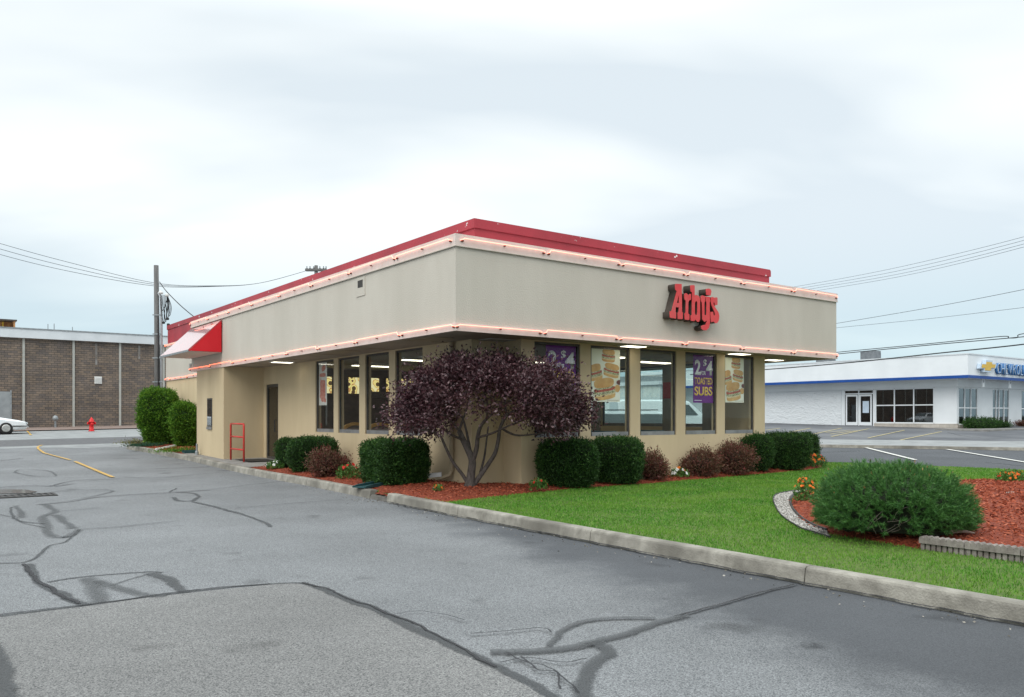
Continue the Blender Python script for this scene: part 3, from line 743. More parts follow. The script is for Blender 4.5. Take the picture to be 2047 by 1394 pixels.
# worn tar lines on the dealer's lot
for pts in (((1895, 865), (1925, 872), (1960, 876)), ((1840, 880), (1900, 878), (1990, 880)), ((1640, 905), (1720, 902)), ((1970, 925), (2047, 932))):
    ribbon('crack_seal', px(*pts), 0.12, M['seal'], 0.009, 0.03)

# ---- catch basin with a puddle
c = gp(45, 992)
d_b = thing('drain_grate', 'rusty iron drain grate sunk in the drive at the left edge', 'drain', (c[0], c[1], 0.004), TH)
mb = MB()
mb.box(-0.55, 0.55, -0.32, -0.26, 0, 0.012); mb.box(-0.55, 0.55, 0.26, 0.32, 0, 0.012); mb.box(-0.55, -0.5, -0.26, 0.26, 0, 0.012); mb.box(0.5, 0.55, -0.26, 0.26, 0, 0.012)
mb.build('frame', M['grate'], d_b)
for i in range(9): bx('bar', M['grate'], d_b, -0.46 + i * 0.11, -0.40 + i * 0.11, -0.255, 0.255, 0.001, 0.010)
bx('pit_shade', M['black'], d_b, -0.5, 0.5, -0.26, 0.26, -0.004, 0.0005)  # flat black sheet, painted shade for the depth below the bars
pd = [gp(u, v)[:2] for u, v in ((-40, 984), (10, 979), (50, 980), (75, 984), (60, 987), (10, 988), (-40, 990))]
mb = MB().add([(x, y, 0.011) for x, y in pd], [list(range(len(pd)))[::-1]])
tag(mb.build('puddle', M['wet']), 'shallow puddle beside the iron drain grate', 'puddle')

# ================================================================== KERB AND ISLAND
KPX = [(2047, 1252), (1607, 1168), (1178, 1085), (913, 1033), (772, 1004), (738, 997), (612, 971), (455, 940), (380, 922)]
K = [gp(u, v)[:2] for u, v in KPX]
d0 = Vector((K[0][0] - K[1][0], K[0][1] - K[1][1])).normalized()
K = [(K[0][0] + d0.x * 4.2, K[0][1] + d0.y * 4.2), (K[0][0] + d0.x * 1.4, K[0][1] + d0.y * 1.4)] + K[1:]
K += [W(-0.66, 19.6)[:2], W(-0.82, 21.6)[:2]]
kerb = bpy.data.objects.new('kerb', None); link(kerb); struct(kerb)
KW, KH = 0.17, 0.155
def kerb_block(pts, m, name='kerb_block', h=KH, gap=0.006):
    pts = [Vector((p[0], p[1], 0)) for p in pts]
    # subdivide
    P = []
    for i in range(len(pts) - 1):
        L_ = (pts[i + 1] - pts[i]).length; k = max(1, int(L_ / 0.7))
        for t in range(k): P.append(pts[i].lerp(pts[i + 1], t / k))
    P.append(pts[-1])
    t0 = (P[1] - P[0]).normalized(); P[0] = P[0] + t0 * gap; t1 = (P[-1] - P[-2]).normalized(); P[-1] = P[-1] - t1 * gap
    prof = [(0.0, -0.05), (0.004, 0.0), (0.022, h - 0.03), (0.03, h - 0.012), (0.048, h), (KW - 0.01, h - 0.002), (KW, h - 0.012), (KW, -0.05)]
    vs_ = []; n = len(P); k = len(prof)
    for i, p in enumerate(P):
        t = (P[min(i + 1, n - 1)] - P[max(i - 1, 0)]).normalized(); nn = Vector((t.y, -t.x, 0))   # to the right of travel = into the island
        z0 = terrf(p.y)
        wob = 0.006 * mnoise.noise(Vector((p.x * 1.7, p.y * 1.7, 3.3)))
        for d, z in prof: vs_.append((p.x + nn.x * (d + wob), p.y + nn.y * (d + wob), z0 + z + wob * 0.6))
    fs = [(i * k + j, (i + 1) * k + j, (i + 1) * k + (j + 1) % k, i * k + (j + 1) % k) for i in range(n - 1) for j in range(k)]
    fs += [list(range(k)), list(range((n - 1) * k, n * k))[::-1]]
    return MB().add(vs_, fs).build(name, m, kerb)
spl = [(0, 1), (1, 2), (2, 3), (3, 4), (4, 5), (6, 7), (7, 8), (8, 9), (9, 11)]
for i0, i1 in spl:
    kerb_block(K[i0:i1 + 1], M['kerb'])
kerb_block(K[5:7], M['kerb_dark'], 'kerb_inlet', h=0.075)  # lowered length at the inlet, in a darker concrete colour
# rounded far end of the island
endp = [W(-0.82, 21.6), W(-0.80, 22.2), W(-0.55, 22.8), W(0.1, 23.3), W(1.0, 23.6), W(2.6, 23.7)]
kerb_block([e_[:2] for e_ in endp], M['kerb'])
KI = []                          # inner line of the kerb, from near right to far left
for i, p in enumerate(K):
    a_, b_ = K[max(i - 1, 0)], K[min(i + 1, len(K) - 1)]
    t = Vector((b_[0] - a_[0], b_[1] - a_[1])).normalized()
    KI.append((p[0] + t.y * (KW - 0.02), p[1] - t.x * (KW - 0.02)))
far_edge = [W(2.6, 23.5)[:2], W(10.5, 16)[:2], W(10.5, 7)[:2], W(13.1, 3.5)[:2], gp(1640, 925, .1)[:2], gp(1800, 930, .1)[:2], gp(2047, 941, .1)[:2], gp(2500, 960, .1)[:2]]
island = KI + [e_[:2] for e_ in (W(-0.66, 21.7), W(-0.64, 22.1), W(-0.43, 22.65), W(0.15, 23.1), W(1.0, 23.4))] + far_edge
sheet('lawn', island, 0.115, M['soil'])
# thin kerb on the lot side of the island
kerb_block([p for p in far_edge[3:]][::1], M['kerb'], h=0.10)

# lawn height: a soft bank towards the planting beds
def lawn_h(x, y):
    return terr(y) + 0.118

# ---- walk in front of the side door
walk = sheet('walk', pqpoly([(-0.36, 9.55), (1.2, 9.55), (1.2, 12.8), (0.0, 12.8), (0.0, 16.0), (-0.35, 16.0)]), 0.148, M['walk'])

# ---- mulch beds
MB_LINE = [(884, 1004), (950, 995), (1050, 986), (1150, 976), (1250, 969), (1330, 963), (1400, 957), (1500, 949), (1600, 940), (1640, 934), (1648, 928)]
front_bed = [gp(u, v, 0.13)[:2] for u, v in MB_LINE] + [W(13.0, 2.6)[:2], W(9.3, 3.0)[:2], W(9.3, 1.2)[:2], W(2.4, 1.3)[:2], W(2.4, 1.8)[:2], W(1.6, 2.4)[:2], W(1.6, 9.55)[:2], W(-0.33, 9.55)[:2], W(-0.42, 6.0)[:2], W(-0.58, 2.5)[:2], W(-0.66, 1.2)[:2], W(-0.72, 0.4)[:2]]
rear_bed = pqpoly([(-0.34, 16.0), (1.4, 16.0), (1.4, 23.3), (0.2, 23.1), (-0.40, 22.6), (-0.62, 22.0), (-0.64, 21.5), (-0.5, 19.6), (-0.36, 17.5)])
island_bed_px = [(1653, 1062), (1627, 1052), (1603, 1038), (1586, 1018), (1581, 1001), (1590, 988), (1610, 981), (1680, 972), (1800, 966), (1950, 962), (2047, 963), (2300, 970)]
island_bed = [gp(u, v, 0.15)[:2] for u, v in island_bed_px] + [W(1.06, -12)[:2], W(1.05, -8.48)[:2], W(0.98, -7.45)[:2]]
def bed(name, poly, lift, hump, label):
    """mulch bed: a humped grid cut to the outline, plus loose chips"""
    P = np.array(poly); x0, y0 = P.min(0); x1, y1 = P.max(0); st = 0.12
    gx = np.arange(x0 - st, x1 + st, st); gy = np.arange(y0 - st, y1 + st, st)
    X, Y = np.meshgrid(gx, gy); ins = inpoly(X, Y, poly) & inpoly(X, Y, island)
    # distance to the outline
    D = np.full(X.shape, 9.0)
    for i in range(len(poly)):
        a_ = np.array(poly[i]); b_ = np.array(poly[(i + 1) % len(poly)]); ab = b_ - a_; L2 = (ab ** 2).sum() + 1e-9
        t = np.clip(((X - a_[0]) * ab[0] + (Y - a_[1]) * ab[1]) / L2, 0, 1)
        D = np.minimum(D, np.hypot(X - a_[0] - t * ab[0], Y - a_[1] - t * ab[1]))
    def hfun(x, y, d):
        return terr(y) + 0.118 + lift * np.clip(d / 0.15, 0, 1) + hump * (1 - np.exp(-d / 0.5))
    Z = hfun(X, Y, D) + rng.normal(0, 0.006, X.shape)
    Z = np.where(ins, Z, terr(Y) + 0.10)
    keep = ins[:-1, :-1] | ins[1:, :-1] | ins[:-1, 1:] | ins[1:, 1:]
    idx = np.arange(X.size).reshape(X.shape)
    j, i = np.nonzero(keep)
    fs = np.stack([idx[j, i], idx[j, i + 1], idx[j + 1, i + 1], idx[j + 1, i]], 1)
    me = bpy.data.meshes.new(name); me.from_pydata(np.stack([X, Y, Z], -1).reshape(-1, 3).tolist(), [], fs.tolist())
    import bmesh
    bm = bmesh.new(); bm.from_mesh(me); bmesh.ops.delete(bm, geom=[v for v in bm.verts if not v.link_faces], context='VERTS'); bm.to_mesh(me); bm.free()
    me.materials.append(M['mulch']); o = bpy.data.objects.new(name, me); link(o); struct(o)
    # chips
    area = ins.sum() * st * st; n = int(area * 650)
    cx_ = rng.uniform(x0, x1, n * 3); cy_ = rng.uniform(y0, y1, n * 3); k = inpoly(cx_, cy_, poly) & inpoly(cx_, cy_, island)
    cx_, cy_ = cx_[k][:n], cy_[k][:n]
    ii = np.clip(((cx_ - gx[0]) / st).astype(int), 0, len(gx) - 2); jj = np.clip(((cy_ - gy[0]) / st).astype(int), 0, len(gy) - 2)
    cz = hfun(cx_, cy_, D[jj, ii]) + rng.uniform(0.0, 0.014, len(cx_))
    Pn = np.stack([cx_, cy_, cz], 1); N = rng.normal(0, 1, Pn.shape); N[:, 2] *= 0.22
    ch = fastmesh('mulch_chips', leafquads(Pn, unit(N), 0.055, 0.017, 0.15), 4, M['chips'])
    stuff(ch, label, 'mulch')
    def height(x, y):
        i = min(max(int((x - gx[0]) / st), 0), len(gx) - 2); j = min(max(int((y - gy[0]) / st), 0), len(gy) - 2)
        return float(hfun(x, y, D[j, i]))
    return height
h_front = bed('mulch_bed', front_bed, 0.02, 0.07, 'red shredded bark chips in the bed along the restaurant')
h_rear = bed('mulch_bed', rear_bed, 0.02, 0.03, 'red shredded bark chips behind the drive-through bay')
h_isl = bed('mulch_bed', island_bed, 0.03, 0.10, 'red shredded bark chips around the big mounded pine')

# ---- gravel strip and its two edging hoses
outer_px = [(1660, 1075), (1631, 1066), (1596, 1054), (1560, 1029), (1546, 1002), (1549, 991), (1562, 986), (1593, 981), (1620, 978)]
inner_px = [(1653, 1061), (1627, 1051), (1603, 1037), (1584, 1017), (1580, 1000), (1588, 989), (1612, 981)]
outer = [gp(u, v, 0.13) for u, v in outer_px]; inner = [gp(u, v, 0.13) for u, v in inner_px]
gpoly = [p[:2] for p in outer] + [p[:2] for p in inner[::-1]]
mb = MB(); mb.add([(x, y, terrf(y) + 0.122) for x, y in gpoly], [list(range(len(gpoly)))]); gb = mb.build('gravel_bed', M['gravel_bed'])
if gb.data.polygons[0].normal.z < 0: gb.data.flip_normals()
struct(gb)
n = 5200
xs_ = rng.uniform(min(p[0] for p in gpoly), max(p[0] for p in gpoly), n * 6); ys_ = rng.uniform(min(p[1] for p in gpoly), max(p[1] for p in gpoly), n * 6)
k = inpoly(xs_, ys_, gpoly); xs_, ys_ = xs_[k][:n], ys_[k][:n]; n = len(xs_)
oct_f = [(0, 2, 4), (2, 1, 4), (1, 3, 4), (3, 0, 4), (2, 0, 5), (1, 2, 5), (3, 1, 5), (0, 3, 5)]
ov = np.array([(1, 0, 0), (-1, 0, 0), (0, 1, 0), (0, -1, 0), (0, 0, .7), (0, 0, -.7)], float)
ang = rng.uniform(0, 6.28, n); sc = rng.uniform(0.008, 0.02, n)
vsx = ov[None] * sc[:, None, None] * rng.uniform(0.7, 1.2, (n, 6, 1))
rx = vsx[..., 0] * np.cos(ang)[:, None] - vsx[..., 1] * np.sin(ang)[:, None]; ry = vsx[..., 0] * np.sin(ang)[:, None] + vsx[..., 1] * np.cos(ang)[:, None]
V = np.stack([rx + xs_[:, None], ry + ys_[:, None], vsx[..., 2] + terr(ys_)[:, None] + 0.132], -1).reshape(-1, 3)
Fc = (np.array(oct_f)[None] + (np.arange(n) * 6)[:, None, None]).reshape(-1, 3)
me = bpy.data.meshes.new('gravel'); me.from_pydata(V.tolist(), [], Fc.tolist()); me.materials.append(M['gravel'])
stuff(link(bpy.data.objects.new('gravel', me)), 'white pebbles in the curved strip beside the lawn', 'gravel')
for pts, lab in ((outer, 'thin black edging between the lawn and the white pebbles'), (inner, 'black edging hose between the white pebbles and the mulch')):
    mb = MB().tube([(x, y, z + 0.012) for x, y, z in smooth_path(pts, 8)], 0.008 if pts is outer else 0.017, 8); tag(mb.build('garden_edging', M['edge_black'], smooth=True), lab, 'edging')

# ---- scalloped concrete edging blocks
edg = thing('bed_edging', 'row of scalloped grey concrete edging blocks holding the mulch by the big pine', 'edging', W(0.94, -7.56, terrf(8) + 0.10), TH)
def edging_block(q0, n, seed):
    r = random.Random(seed); mb = MB(); L_ = 0.056
    for i in range(n):
        a0 = q0 - i * L_
        # rounded cap: half cylinder across the row
        pr = [(-L_ / 2 * math.cos(t) * 0.98, 0.125 + 0.035 * math.sin(t) + r.uniform(-.003, .003)) for t in [math.pi * k / 6 for k in range(7)]]
        mb.prism([(x, z) for x, z in pr] + [(L_ / 2 * 0.98, 0.085), (-L_ / 2 * 0.98, 0.085)], lambda x, z, d, a0=a0: (d, a0 + x, z), -0.055, 0.055)
        mb.box(-0.035, 0.045, a0 - L_ * 0.34, a0 + L_ * 0.34, -0.05, 0.087)
    mb.box(-0.01, 0.04, q0 - (n - 0.5) * L_, q0 + 0.5 * L_, -0.05, 0.086)
    return mb.build('edging_block', M['edge_block'], edg)
q_ = 0.0
for i, n_ in enumerate((8, 9, 8, 9, 9, 8, 9)):
    edging_block(q_, n_, i); q_ -= n_ * 0.056 + 0.008

# ================================================================== GRASS
lawn_poly = island
lx = rng.uniform(-3, 17, 820000); ly = rng.uniform(1.5, 27, 820000)
# denser near the camera
keep = rng.uniform(0, 1, lx.shape) < np.clip(11.0 / np.maximum(ly, 4) , 0.25, 1.0)
lx, ly = lx[keep], ly[keep]
k = inpoly(lx, ly, lawn_poly) & ~inpoly(lx, ly, front_bed) & ~inpoly(lx, ly, island_bed) & ~inpoly(lx, ly, gpoly)
k &= (np.abs((lx) / np.maximum(ly + 3.0, 0.1)) < 0.75)
pp, qq = PQ(lx, ly)
k &= ~((pp > 1.2) & (qq > 0.6) & (pp < 9.7)) & (qq < 3.4)
lx, ly = lx[k], ly[k]
# second pass near the camera only
n = len(lx)
hgt = rng.uniform(0.022, 0.048, n) * (0.8 + 0.4 * np.array([mnoise.noise(Vector((x * 1.1, y * 1.1, 0))) for x, y in zip(lx, ly)]))
for i in range(len(KI) - 1):
    a_, b_ = np.array(KI[i]), np.array(KI[i + 1]); ab = b_ - a_; t_ = np.clip(((lx - a_[0]) * ab[0] + (ly - a_[1]) * ab[1]) / (ab @ ab), 0, 1)
    hgt = np.where(np.hypot(lx - a_[0] - t_ * ab[0], ly - a_[1] - t_ * ab[1]) < 0.07, hgt * 1.7, hgt)
wd = np.clip(0.0055 * ly / 8.0, 0.005, 0.013)
an = rng.uniform(0, 6.283, n); ln = rng.uniform(0.1, 0.75, n) * hgt; la = rng.uniform(0, 6.283, n)
z0 = terr(ly) + 0.112
B1 = np.stack([lx - np.cos(an) * wd, ly - np.sin(an) * wd, z0], 1); B2 = np.stack([lx + np.cos(an) * wd, ly + np.sin(an) * wd, z0], 1)
T = np.stack([lx + np.cos(la) * ln, ly + np.sin(la) * ln, z0 + hgt], 1)
gr = fastmesh('grass', np.stack([B1, B2, T], 1).reshape(-1, 3), 3, M['grass'])
stuff(gr, 'mown green grass of the lawn inside the kerb', 'grass')

# ---- grit swept against the kerb
n = 420; t_ = rng.uniform(0, 1, n); i_ = rng.integers(1, 7, n); Ka = np.array(K)
gxy = Ka[i_] * (1 - t_)[:, None] + Ka[i_ + 1] * t_[:, None]
dirv = unit(Ka[i_ + 1] - Ka[i_]); gxy = gxy - np.stack([dirv[:, 1], -dirv[:, 0]], 1) * np.abs(rng.normal(0.03, 0.22, n))[:, None]
Pg = np.stack([gxy[:, 0], gxy[:, 1], terr(gxy[:, 1]) + 0.006], 1)
stuff(fastmesh('grit', leafquads(Pg, unit(rng.normal(0, 1, (n, 3)) * np.array([1, 1, .15])), 0.022, 0.016, 0.1), 4, M['grit']), 'fine grit and leaf litter lying along the kerb', 'grit')

# ================================================================== RESTAURANT
bld = thing('restaurant_building', 'low tan stucco fast food restaurant with red parapet and neon-trimmed fascia', 'restaurant', W(0, 0, 0), TH)
PW, QW, PE = 1.211, 0.727, 9.588         # left wall plane, front wall plane, end wall plane
ZS = 3.0                                 # soffit
def wallgrid(us, zs_, openings, fn, thick):
    """wall in the (u,z) plane with rectangular openings; fn(u,d,z)->3D"""
    us = sorted(set([round(u, 4) for u in us] + [round(x, 4) for o_ in openings for x in o_[:2]]))
    zs_ = sorted(set([round(z, 4) for z in zs_] + [round(x, 4) for o_ in openings for x in o_[2:]]))
    def solid(i, j):
        if i < 0 or j < 0 or i >= len(us) - 1 or j >= len(zs_) - 1: return False
        u, z = (us[i] + us[i + 1]) / 2, (zs_[j] + zs_[j + 1]) / 2
        return not any(a_ < u < b_ and c_ < z < d_ for a_, b_, c_, d_ in openings)
    mb = MB()
    for i in range(len(us) - 1):
        for j in range(len(zs_) - 1):
            if not solid(i, j): continue
            u0, u1, z0_, z1_ = us[i], us[i + 1], zs_[j], zs_[j + 1]
            q = lambda *c_: mb.add([fn(*x) for x in c_], [(0, 1, 2, 3)])
            q((u0, 0, z0_), (u1, 0, z0_), (u1, 0, z1_), (u0, 0, z1_)); q((u0, thick, z1_), (u1, thick, z1_), (u1, thick, z0_), (u0, thick, z0_))
            if not solid(i - 1, j): q((u0, 0, z0_), (u0, 0, z1_), (u0, thick, z1_), (u0, thick, z0_))
            if not solid(i + 1, j): q((u1, 0, z0_), (u1, thick, z0_), (u1, thick, z1_), (u1, 0, z1_))
            if not solid(i, j - 1): q((u0, 0, z0_), (u0, thick, z0_), (u1, thick, z0_), (u1, 0, z0_))
            if not solid(i, j + 1): q((u0, 0, z1_), (u1, 0, z1_), (u1, thick, z1_), (u0, thick, z1_))
    return mb
SILL, HEAD = 1.09, 2.975
winL = [(7.68, 8.83), (6.21, 7.41), (4.70, 5.89), (3.19, 4.40)]
winR = [(2.29, 3.48), (3.77, 4.91), (5.21, 6.36), (6.66, 7.76), (8.05, 9.17)]
winE = [(2.55, 3.62), (4.00, 5.07), (5.45, 6.52), (6.90, 7.97), (8.35, 9.42)]
TK = 0.16
wallgrid([1.318, 12.79], [0.0, ZS], [(a_, b_, SILL, HEAD) for a_, b_ in winL] + [(11.57, 12.57, 0.16, 2.47)], lambda u, d, z: (PW + d, u, z), TK).build('wall', M['wall'], bld)
wallgrid([1.966, PE], [0.0, ZS], [(a_, b_, SILL, HEAD) for a_, b_ in winR], lambda u, d, z: (u, QW + d, z), TK).build('wall', M['wall'], bld)
wallgrid([QW + TK, 16.0], [0.0, ZS], [(a_, b_, 1.22, 2.93) for a_, b_ in winE], lambda u, d, z: (PE - d, u, z), TK).build('wall', M['wall'], bld)
mb = MB(); mb.box(PW + TK, 1.966 + TK, 1.318, 1.318 + TK, 0, ZS); mb.build('wall', M['wall'], bld)
mb = MB(); mb.box(1.966, 1.966 + TK, QW + TK, 1.318, 0, ZS); mb.build('wall', M['wall'], bld)
# windows: frame, sill, pane
def window(parent, fn, u0, u1, z0, z1, mg, fr=0.045, dep=0.04, mull=None, fm='frame', sill=True):
    mb = MB()
    def b(a_, b_, c_, d_, e0=0.0, e1=dep):
        vs_ = [fn(x, y, z) for z in (c_, d_) for y in (e0, e1) for x in (a_, b_)]
        mb.add(vs_, [(0, 2, 3, 1), (4, 5, 7, 6), (0, 1, 5, 4), (1, 3, 7, 5), (3, 2, 6, 7), (2, 0, 4, 6)])
    b(u0, u0 + fr, z0, z1); b(u1 - fr, u1, z0, z1); b(u0 + fr, u1 - fr, z1 - fr, z1); 
    if not sill: b(u0 + fr, u1 - fr, z0, z0 + fr)
    o = mb.build('window', M[fm], parent)
    if sill:
        mb2 = mb; mb = MB(); b(u0 + fr, u1 - fr, z0, z0 + 0.085, -0.012, dep); mb.build('sill', M['sill'], o)
    zb = z0 + (0.085 if sill else fr)
    mb = MB(); b(u0 + fr, u1 - fr, zb, z1 - fr, dep * 0.5 - 0.004, dep * 0.5 + 0.004); mb.build('pane', M[mg], o)
    return o
for a_, b_ in winL: window(bld, lambda u, d, z: (PW + 0.03 + d, u, z), a_ + .002, b_ - .002, SILL + .002, HEAD - .002, 'glass')
for a_, b_ in winR: window(bld, lambda u, d, z: (u, QW + 0.03 + d, z), a_ + .002, b_ - .002, SILL + .002, HEAD - .002, 'glass')
for a_, b_ in winE: window(bld, lambda u, d, z: (PE - 0.05 - d, u, z), a_ + .002, b_ - .002, 1.222, 2.928, 'end_glass')
# door
mb = MB()
for a_, b_, c_, d_ in ((11.572, 11.65, 0.162, 2.468), (12.49, 12.568, 0.162, 2.468), (11.65, 12.49, 2.38, 2.468), (11.65, 12.49, 0.162, 0.30)):
    mb.box(PW + 0.02, PW + 0.08, a_, b_, c_, d_)
dr = mb.build('door', M['frame'], bld)
mb = MB(); mb.box(PW + 0.045, PW + 0.055, 11.65, 12.49, 0.30, 2.38); mb.build('pane', M['doorglass'], dr)
MB().tube([(PW + .02, 11.74, 1.05), (PW - .04, 11.74, 1.05), (PW - .04, 11.74, 1.40), (PW + .02, 11.74, 1.40)], 0.014, 8).build('handle', M['black'], dr)
# drive-through bay
bx('drive_through_bay', M['wall'], bld, 0.004, PW, 12.79, 15.6, 0.0, ZS - 0.002)
wbay = bx('bay_window', M['frame'], bld, -0.012, 0.004, 13.92, 14.41, 1.19, 2.07)
bx('pane', M['dglass'], wbay, -0.02, -0.013, 13.955, 14.375, 1.23, 2.03)
bx('sill', M['sill'], wbay, -0.035, -0.012, 13.92, 14.41, 1.10, 1.185)
# soffit, fascia, trim
bx('soffit', M['soffit'], bld, 0.10, 11.46, 0.10, 16.1, ZS, ZS + 0.05)
bx('fascia', M['fascia'], bld, 0.0, 0.10, 0.0, 16.2, 2.985, 4.63)
bx('fascia', M['fascia'], bld, 0.10, 11.56, 0.0, 0.10, 2.985, 4.63)
bx('fascia', M['fascia'], bld, 11.46, 11.56, 0.10, 16.2, 2.985, 4.63)
bx('roof_deck', M['white_metal'], bld, 0.10, 11.46, 0.10, 16.1, 4.50, 4.58)
# neon backing trim: two narrow bands round the fascia
TO = 0.022
for z0, z1 in ((2.975, 3.115), (4.435, 4.645)):
    mb = MB(); mb.box(-TO, 0.0, -TO, 16.22, z0, z1); mb.build('trim_band', M['strip'], bld)
    mb = MB(); mb.box(0.0, 11.58, -TO, 0.0, z0, z1); mb.build('trim_band', M['strip'], bld)
    mb = MB(); mb.box(11.56, 11.58, 0.0, 16.2, z0, z1); mb.build('trim_band', M['strip'], bld)
for z in (4.425,):
    bx('trim_lip', M['fascia'], bld, 0.0, 11.585, -0.034, -TO, z, z + 0.014)
    bx('trim_lip', M['fascia'], bld, -0.034, -TO, -0.034, 16.22, z, z + 0.014)
# parapet and coping
PP = 1.2
bx('parapet', M['red'], bld, PP, PP + 0.2, PP, 24.2, 4.50, 5.13)
bx('parapet', M['red'], bld, PP + 0.2, 10.42, PP, PP + 0.2, 4.50, 5.13)
bx('parapet', M['red'], bld, 10.22, 10.42, PP + 0.2, 24.0, 4.50, 5.13)
bx('coping', M['coping'], bld, PP - 0.03, PP + 0.22, PP - 0.03, 24.23, 5.13, 5.31)
bx('coping', M['coping'], bld, PP + 0.22, 10.45, PP - 0.03, PP + 0.22, 5.13, 5.31)
bx('coping', M['coping'], bld, 10.2, 10.45, PP + 0.22, 24.03, 5.13, 5.31)
# rear block
bx('rear_wall', M['wall'], bld, 1.16, 10.3, 15.62, 24.25, 0.0, 3.0)
bx('rear_fascia', M['fascia'], bld, 1.14, 10.32, 16.22, 24.27, 3.0, 4.5)
mb = MB(); mb.box(1.12, 1.14, 16.22, 24.27, 4.40, 4.52); mb.build('trim_band', M['strip'], bld)
mb = MB(); mb.box(1.12, 1.16, 15.62, 24.27, 2.985, 3.11); mb.build('trim_band', M['strip'], bld)
# neon tubes: short lengths with bent ends, standing off on glass posts
def neon(fn, t0, t1, z, step, m, first=0.0):
    t = t0 + first; i = 0
    while t < t1 - 0.05:
        e_ = min(t + step, t1)
        up = 0.03 if i % 2 else 0.0
        pts = [fn(t + .03, -.012, z - .03), fn(t + .05, .05, z - .02), fn(t + .09, .05, z + up), fn(e_ - .09, .05, z + up * .6), fn(e_ - .05, .05, z - .02), fn(e_ - .03, -.012, z - .03)]
        o = MB().tube(pts, 0.008, 6).build('neon_tube', M[m], bld)
        def brk(c0, c1):
            c0, c1 = Vector(c0), Vector(c1)
            bx('tube_bracket', M['rust'], o, min(c0.x, c1.x), max(c0.x, c1.x), min(c0.y, c1.y), max(c0.y, c1.y), min(c0.z, c1.z), max(c0.z, c1.z))
        for s in (t + .06, e_ - .06): brk(fn(s - .024, 0.0, z - .05), fn(s + .024, .03, z - .024))
        k = max(1, int((e_ - t) / 0.8))
        for s in range(1, k):
            tt = t + (e_ - t) * s / k
            brk(fn(tt - .010, 0.0, z - .028), fn(tt + .010, .045, z - .008))
        t = e_; i += 1
fR = lambda t, d, z: (t, -TO - d, z)
fL = lambda t, d, z: (-TO - d, t, z)
fB = lambda t, d, z: (1.12 - d, t, z)
neon(fR, 0.05, 11.56, 4.565, 1.92, 'neon_pink'); neon(fR, -0.05, 11.60, 3.075, 1.94, 'neon_pink')
neon(fL, 0.05, 16.25, 4.565, 2.03, 'neon_pink'); neon(fL, -0.05, 9.6, 3.075, 1.93, 'neon_pink'); neon(fL, 9.6, 16.3, 3.075, 2.23, 'neon_red')
neon(fB, 16.3, 24.2, 4.46, 2.6, 'neon_red'); neon(fB, 15.7, 24.2, 3.055, 2.6, 'neon_red')
# vent in the side fascia
v_ = bx('vent', M['fascia'], bld, -0.014, 0.0, 3.44, 3.84, 4.00, 4.39)
bx('vent_hole_shade', M['dark'], v_, -0.018, -0.0145, 3.53, 3.76, 4.18, 4.33)  # dark plate on the face, shade of the hole put into its colour
# soffit lights and panel joints
for p, q in ((0.62, 9.7), (4.7, 0.42), (8.2, 0.42), (10.6, 1.2)):
    l_ = MB(); l_.box(p - 0.30, p + 0.30, q - 0.17, q + 0.17, ZS - 0.03, ZS); l_ = l_.build('soffit_light', M['white_metal'], bld)
    bx('lens', M['soff_lamp'], l_, p - 0.26, p + 0.26, q - 0.13, q + 0.13, ZS - 0.036, ZS - 0.031)
for q in (2.2, 4.4, 6.6, 8.8, 11.0): bx('soffit_joint', M['tan_metal'], bld, 0.105, PW - .01, q, q + 0.03, ZS - 0.008, ZS)
for p in (2.2, 4.4, 6.6, 8.8): bx('soffit_joint', M['tan_metal'], bld, p, p + 0.03, 0.105, QW - .01, ZS - 0.008, ZS)
bx('soffit_vent', M['tan_metal'], bld, 0.35, 0.75, 5.2, 6.2, ZS - 0.012, ZS); bx('soffit_vent', M['tan_metal'], bld, 0.35, 0.8, 1.3, 2.2, ZS - 0.012, ZS)
# downspout at the corner with its white extension
ds = MB().tube([(PW - .06, 1.95, 2.99), (PW - .06, 1.95, 0.42), (PW - .10, 1.97, 0.33), (PW - .28, 2.06, 0.27)], 0.045, 8).build('downspout', M['tan_metal'], bld)
ex = MB(); a_, b_ = Vector((PW - .24, 2.04, 0.31)), Vector((-0.02, 2.62, 0.20))
t_ = (b_ - a_).normalized(); n_ = Vector((-t_.y, t_.x, 0)).normalized() * 0.055
vs_ = []
for p_ in (a_, b_):
    for s, z in ((-1, 0), (1, 0), (1, 0.085), (-1, 0.085)): vs_.append(p_ + n_ * s + Vector((0, 0, z)))
ex.add(vs_, [(0, 1, 2, 3), (7, 6, 5, 4), (0, 4, 5, 1), (1, 5, 6, 2), (2, 6, 7, 3), (3, 7, 4, 0)]).build('downspout_extension', M['white_metal'], ds)
MB().tube([(1.08, 16.05, 4.4), (1.08, 16.05, 0.4)], 0.05, 8).build('downspout', M['pale_strip'], bld)
bx('junction_box', M['pale_strip'], bld, -0.02, 0.06, 16.23, 16.42, 3.02, 3.26)
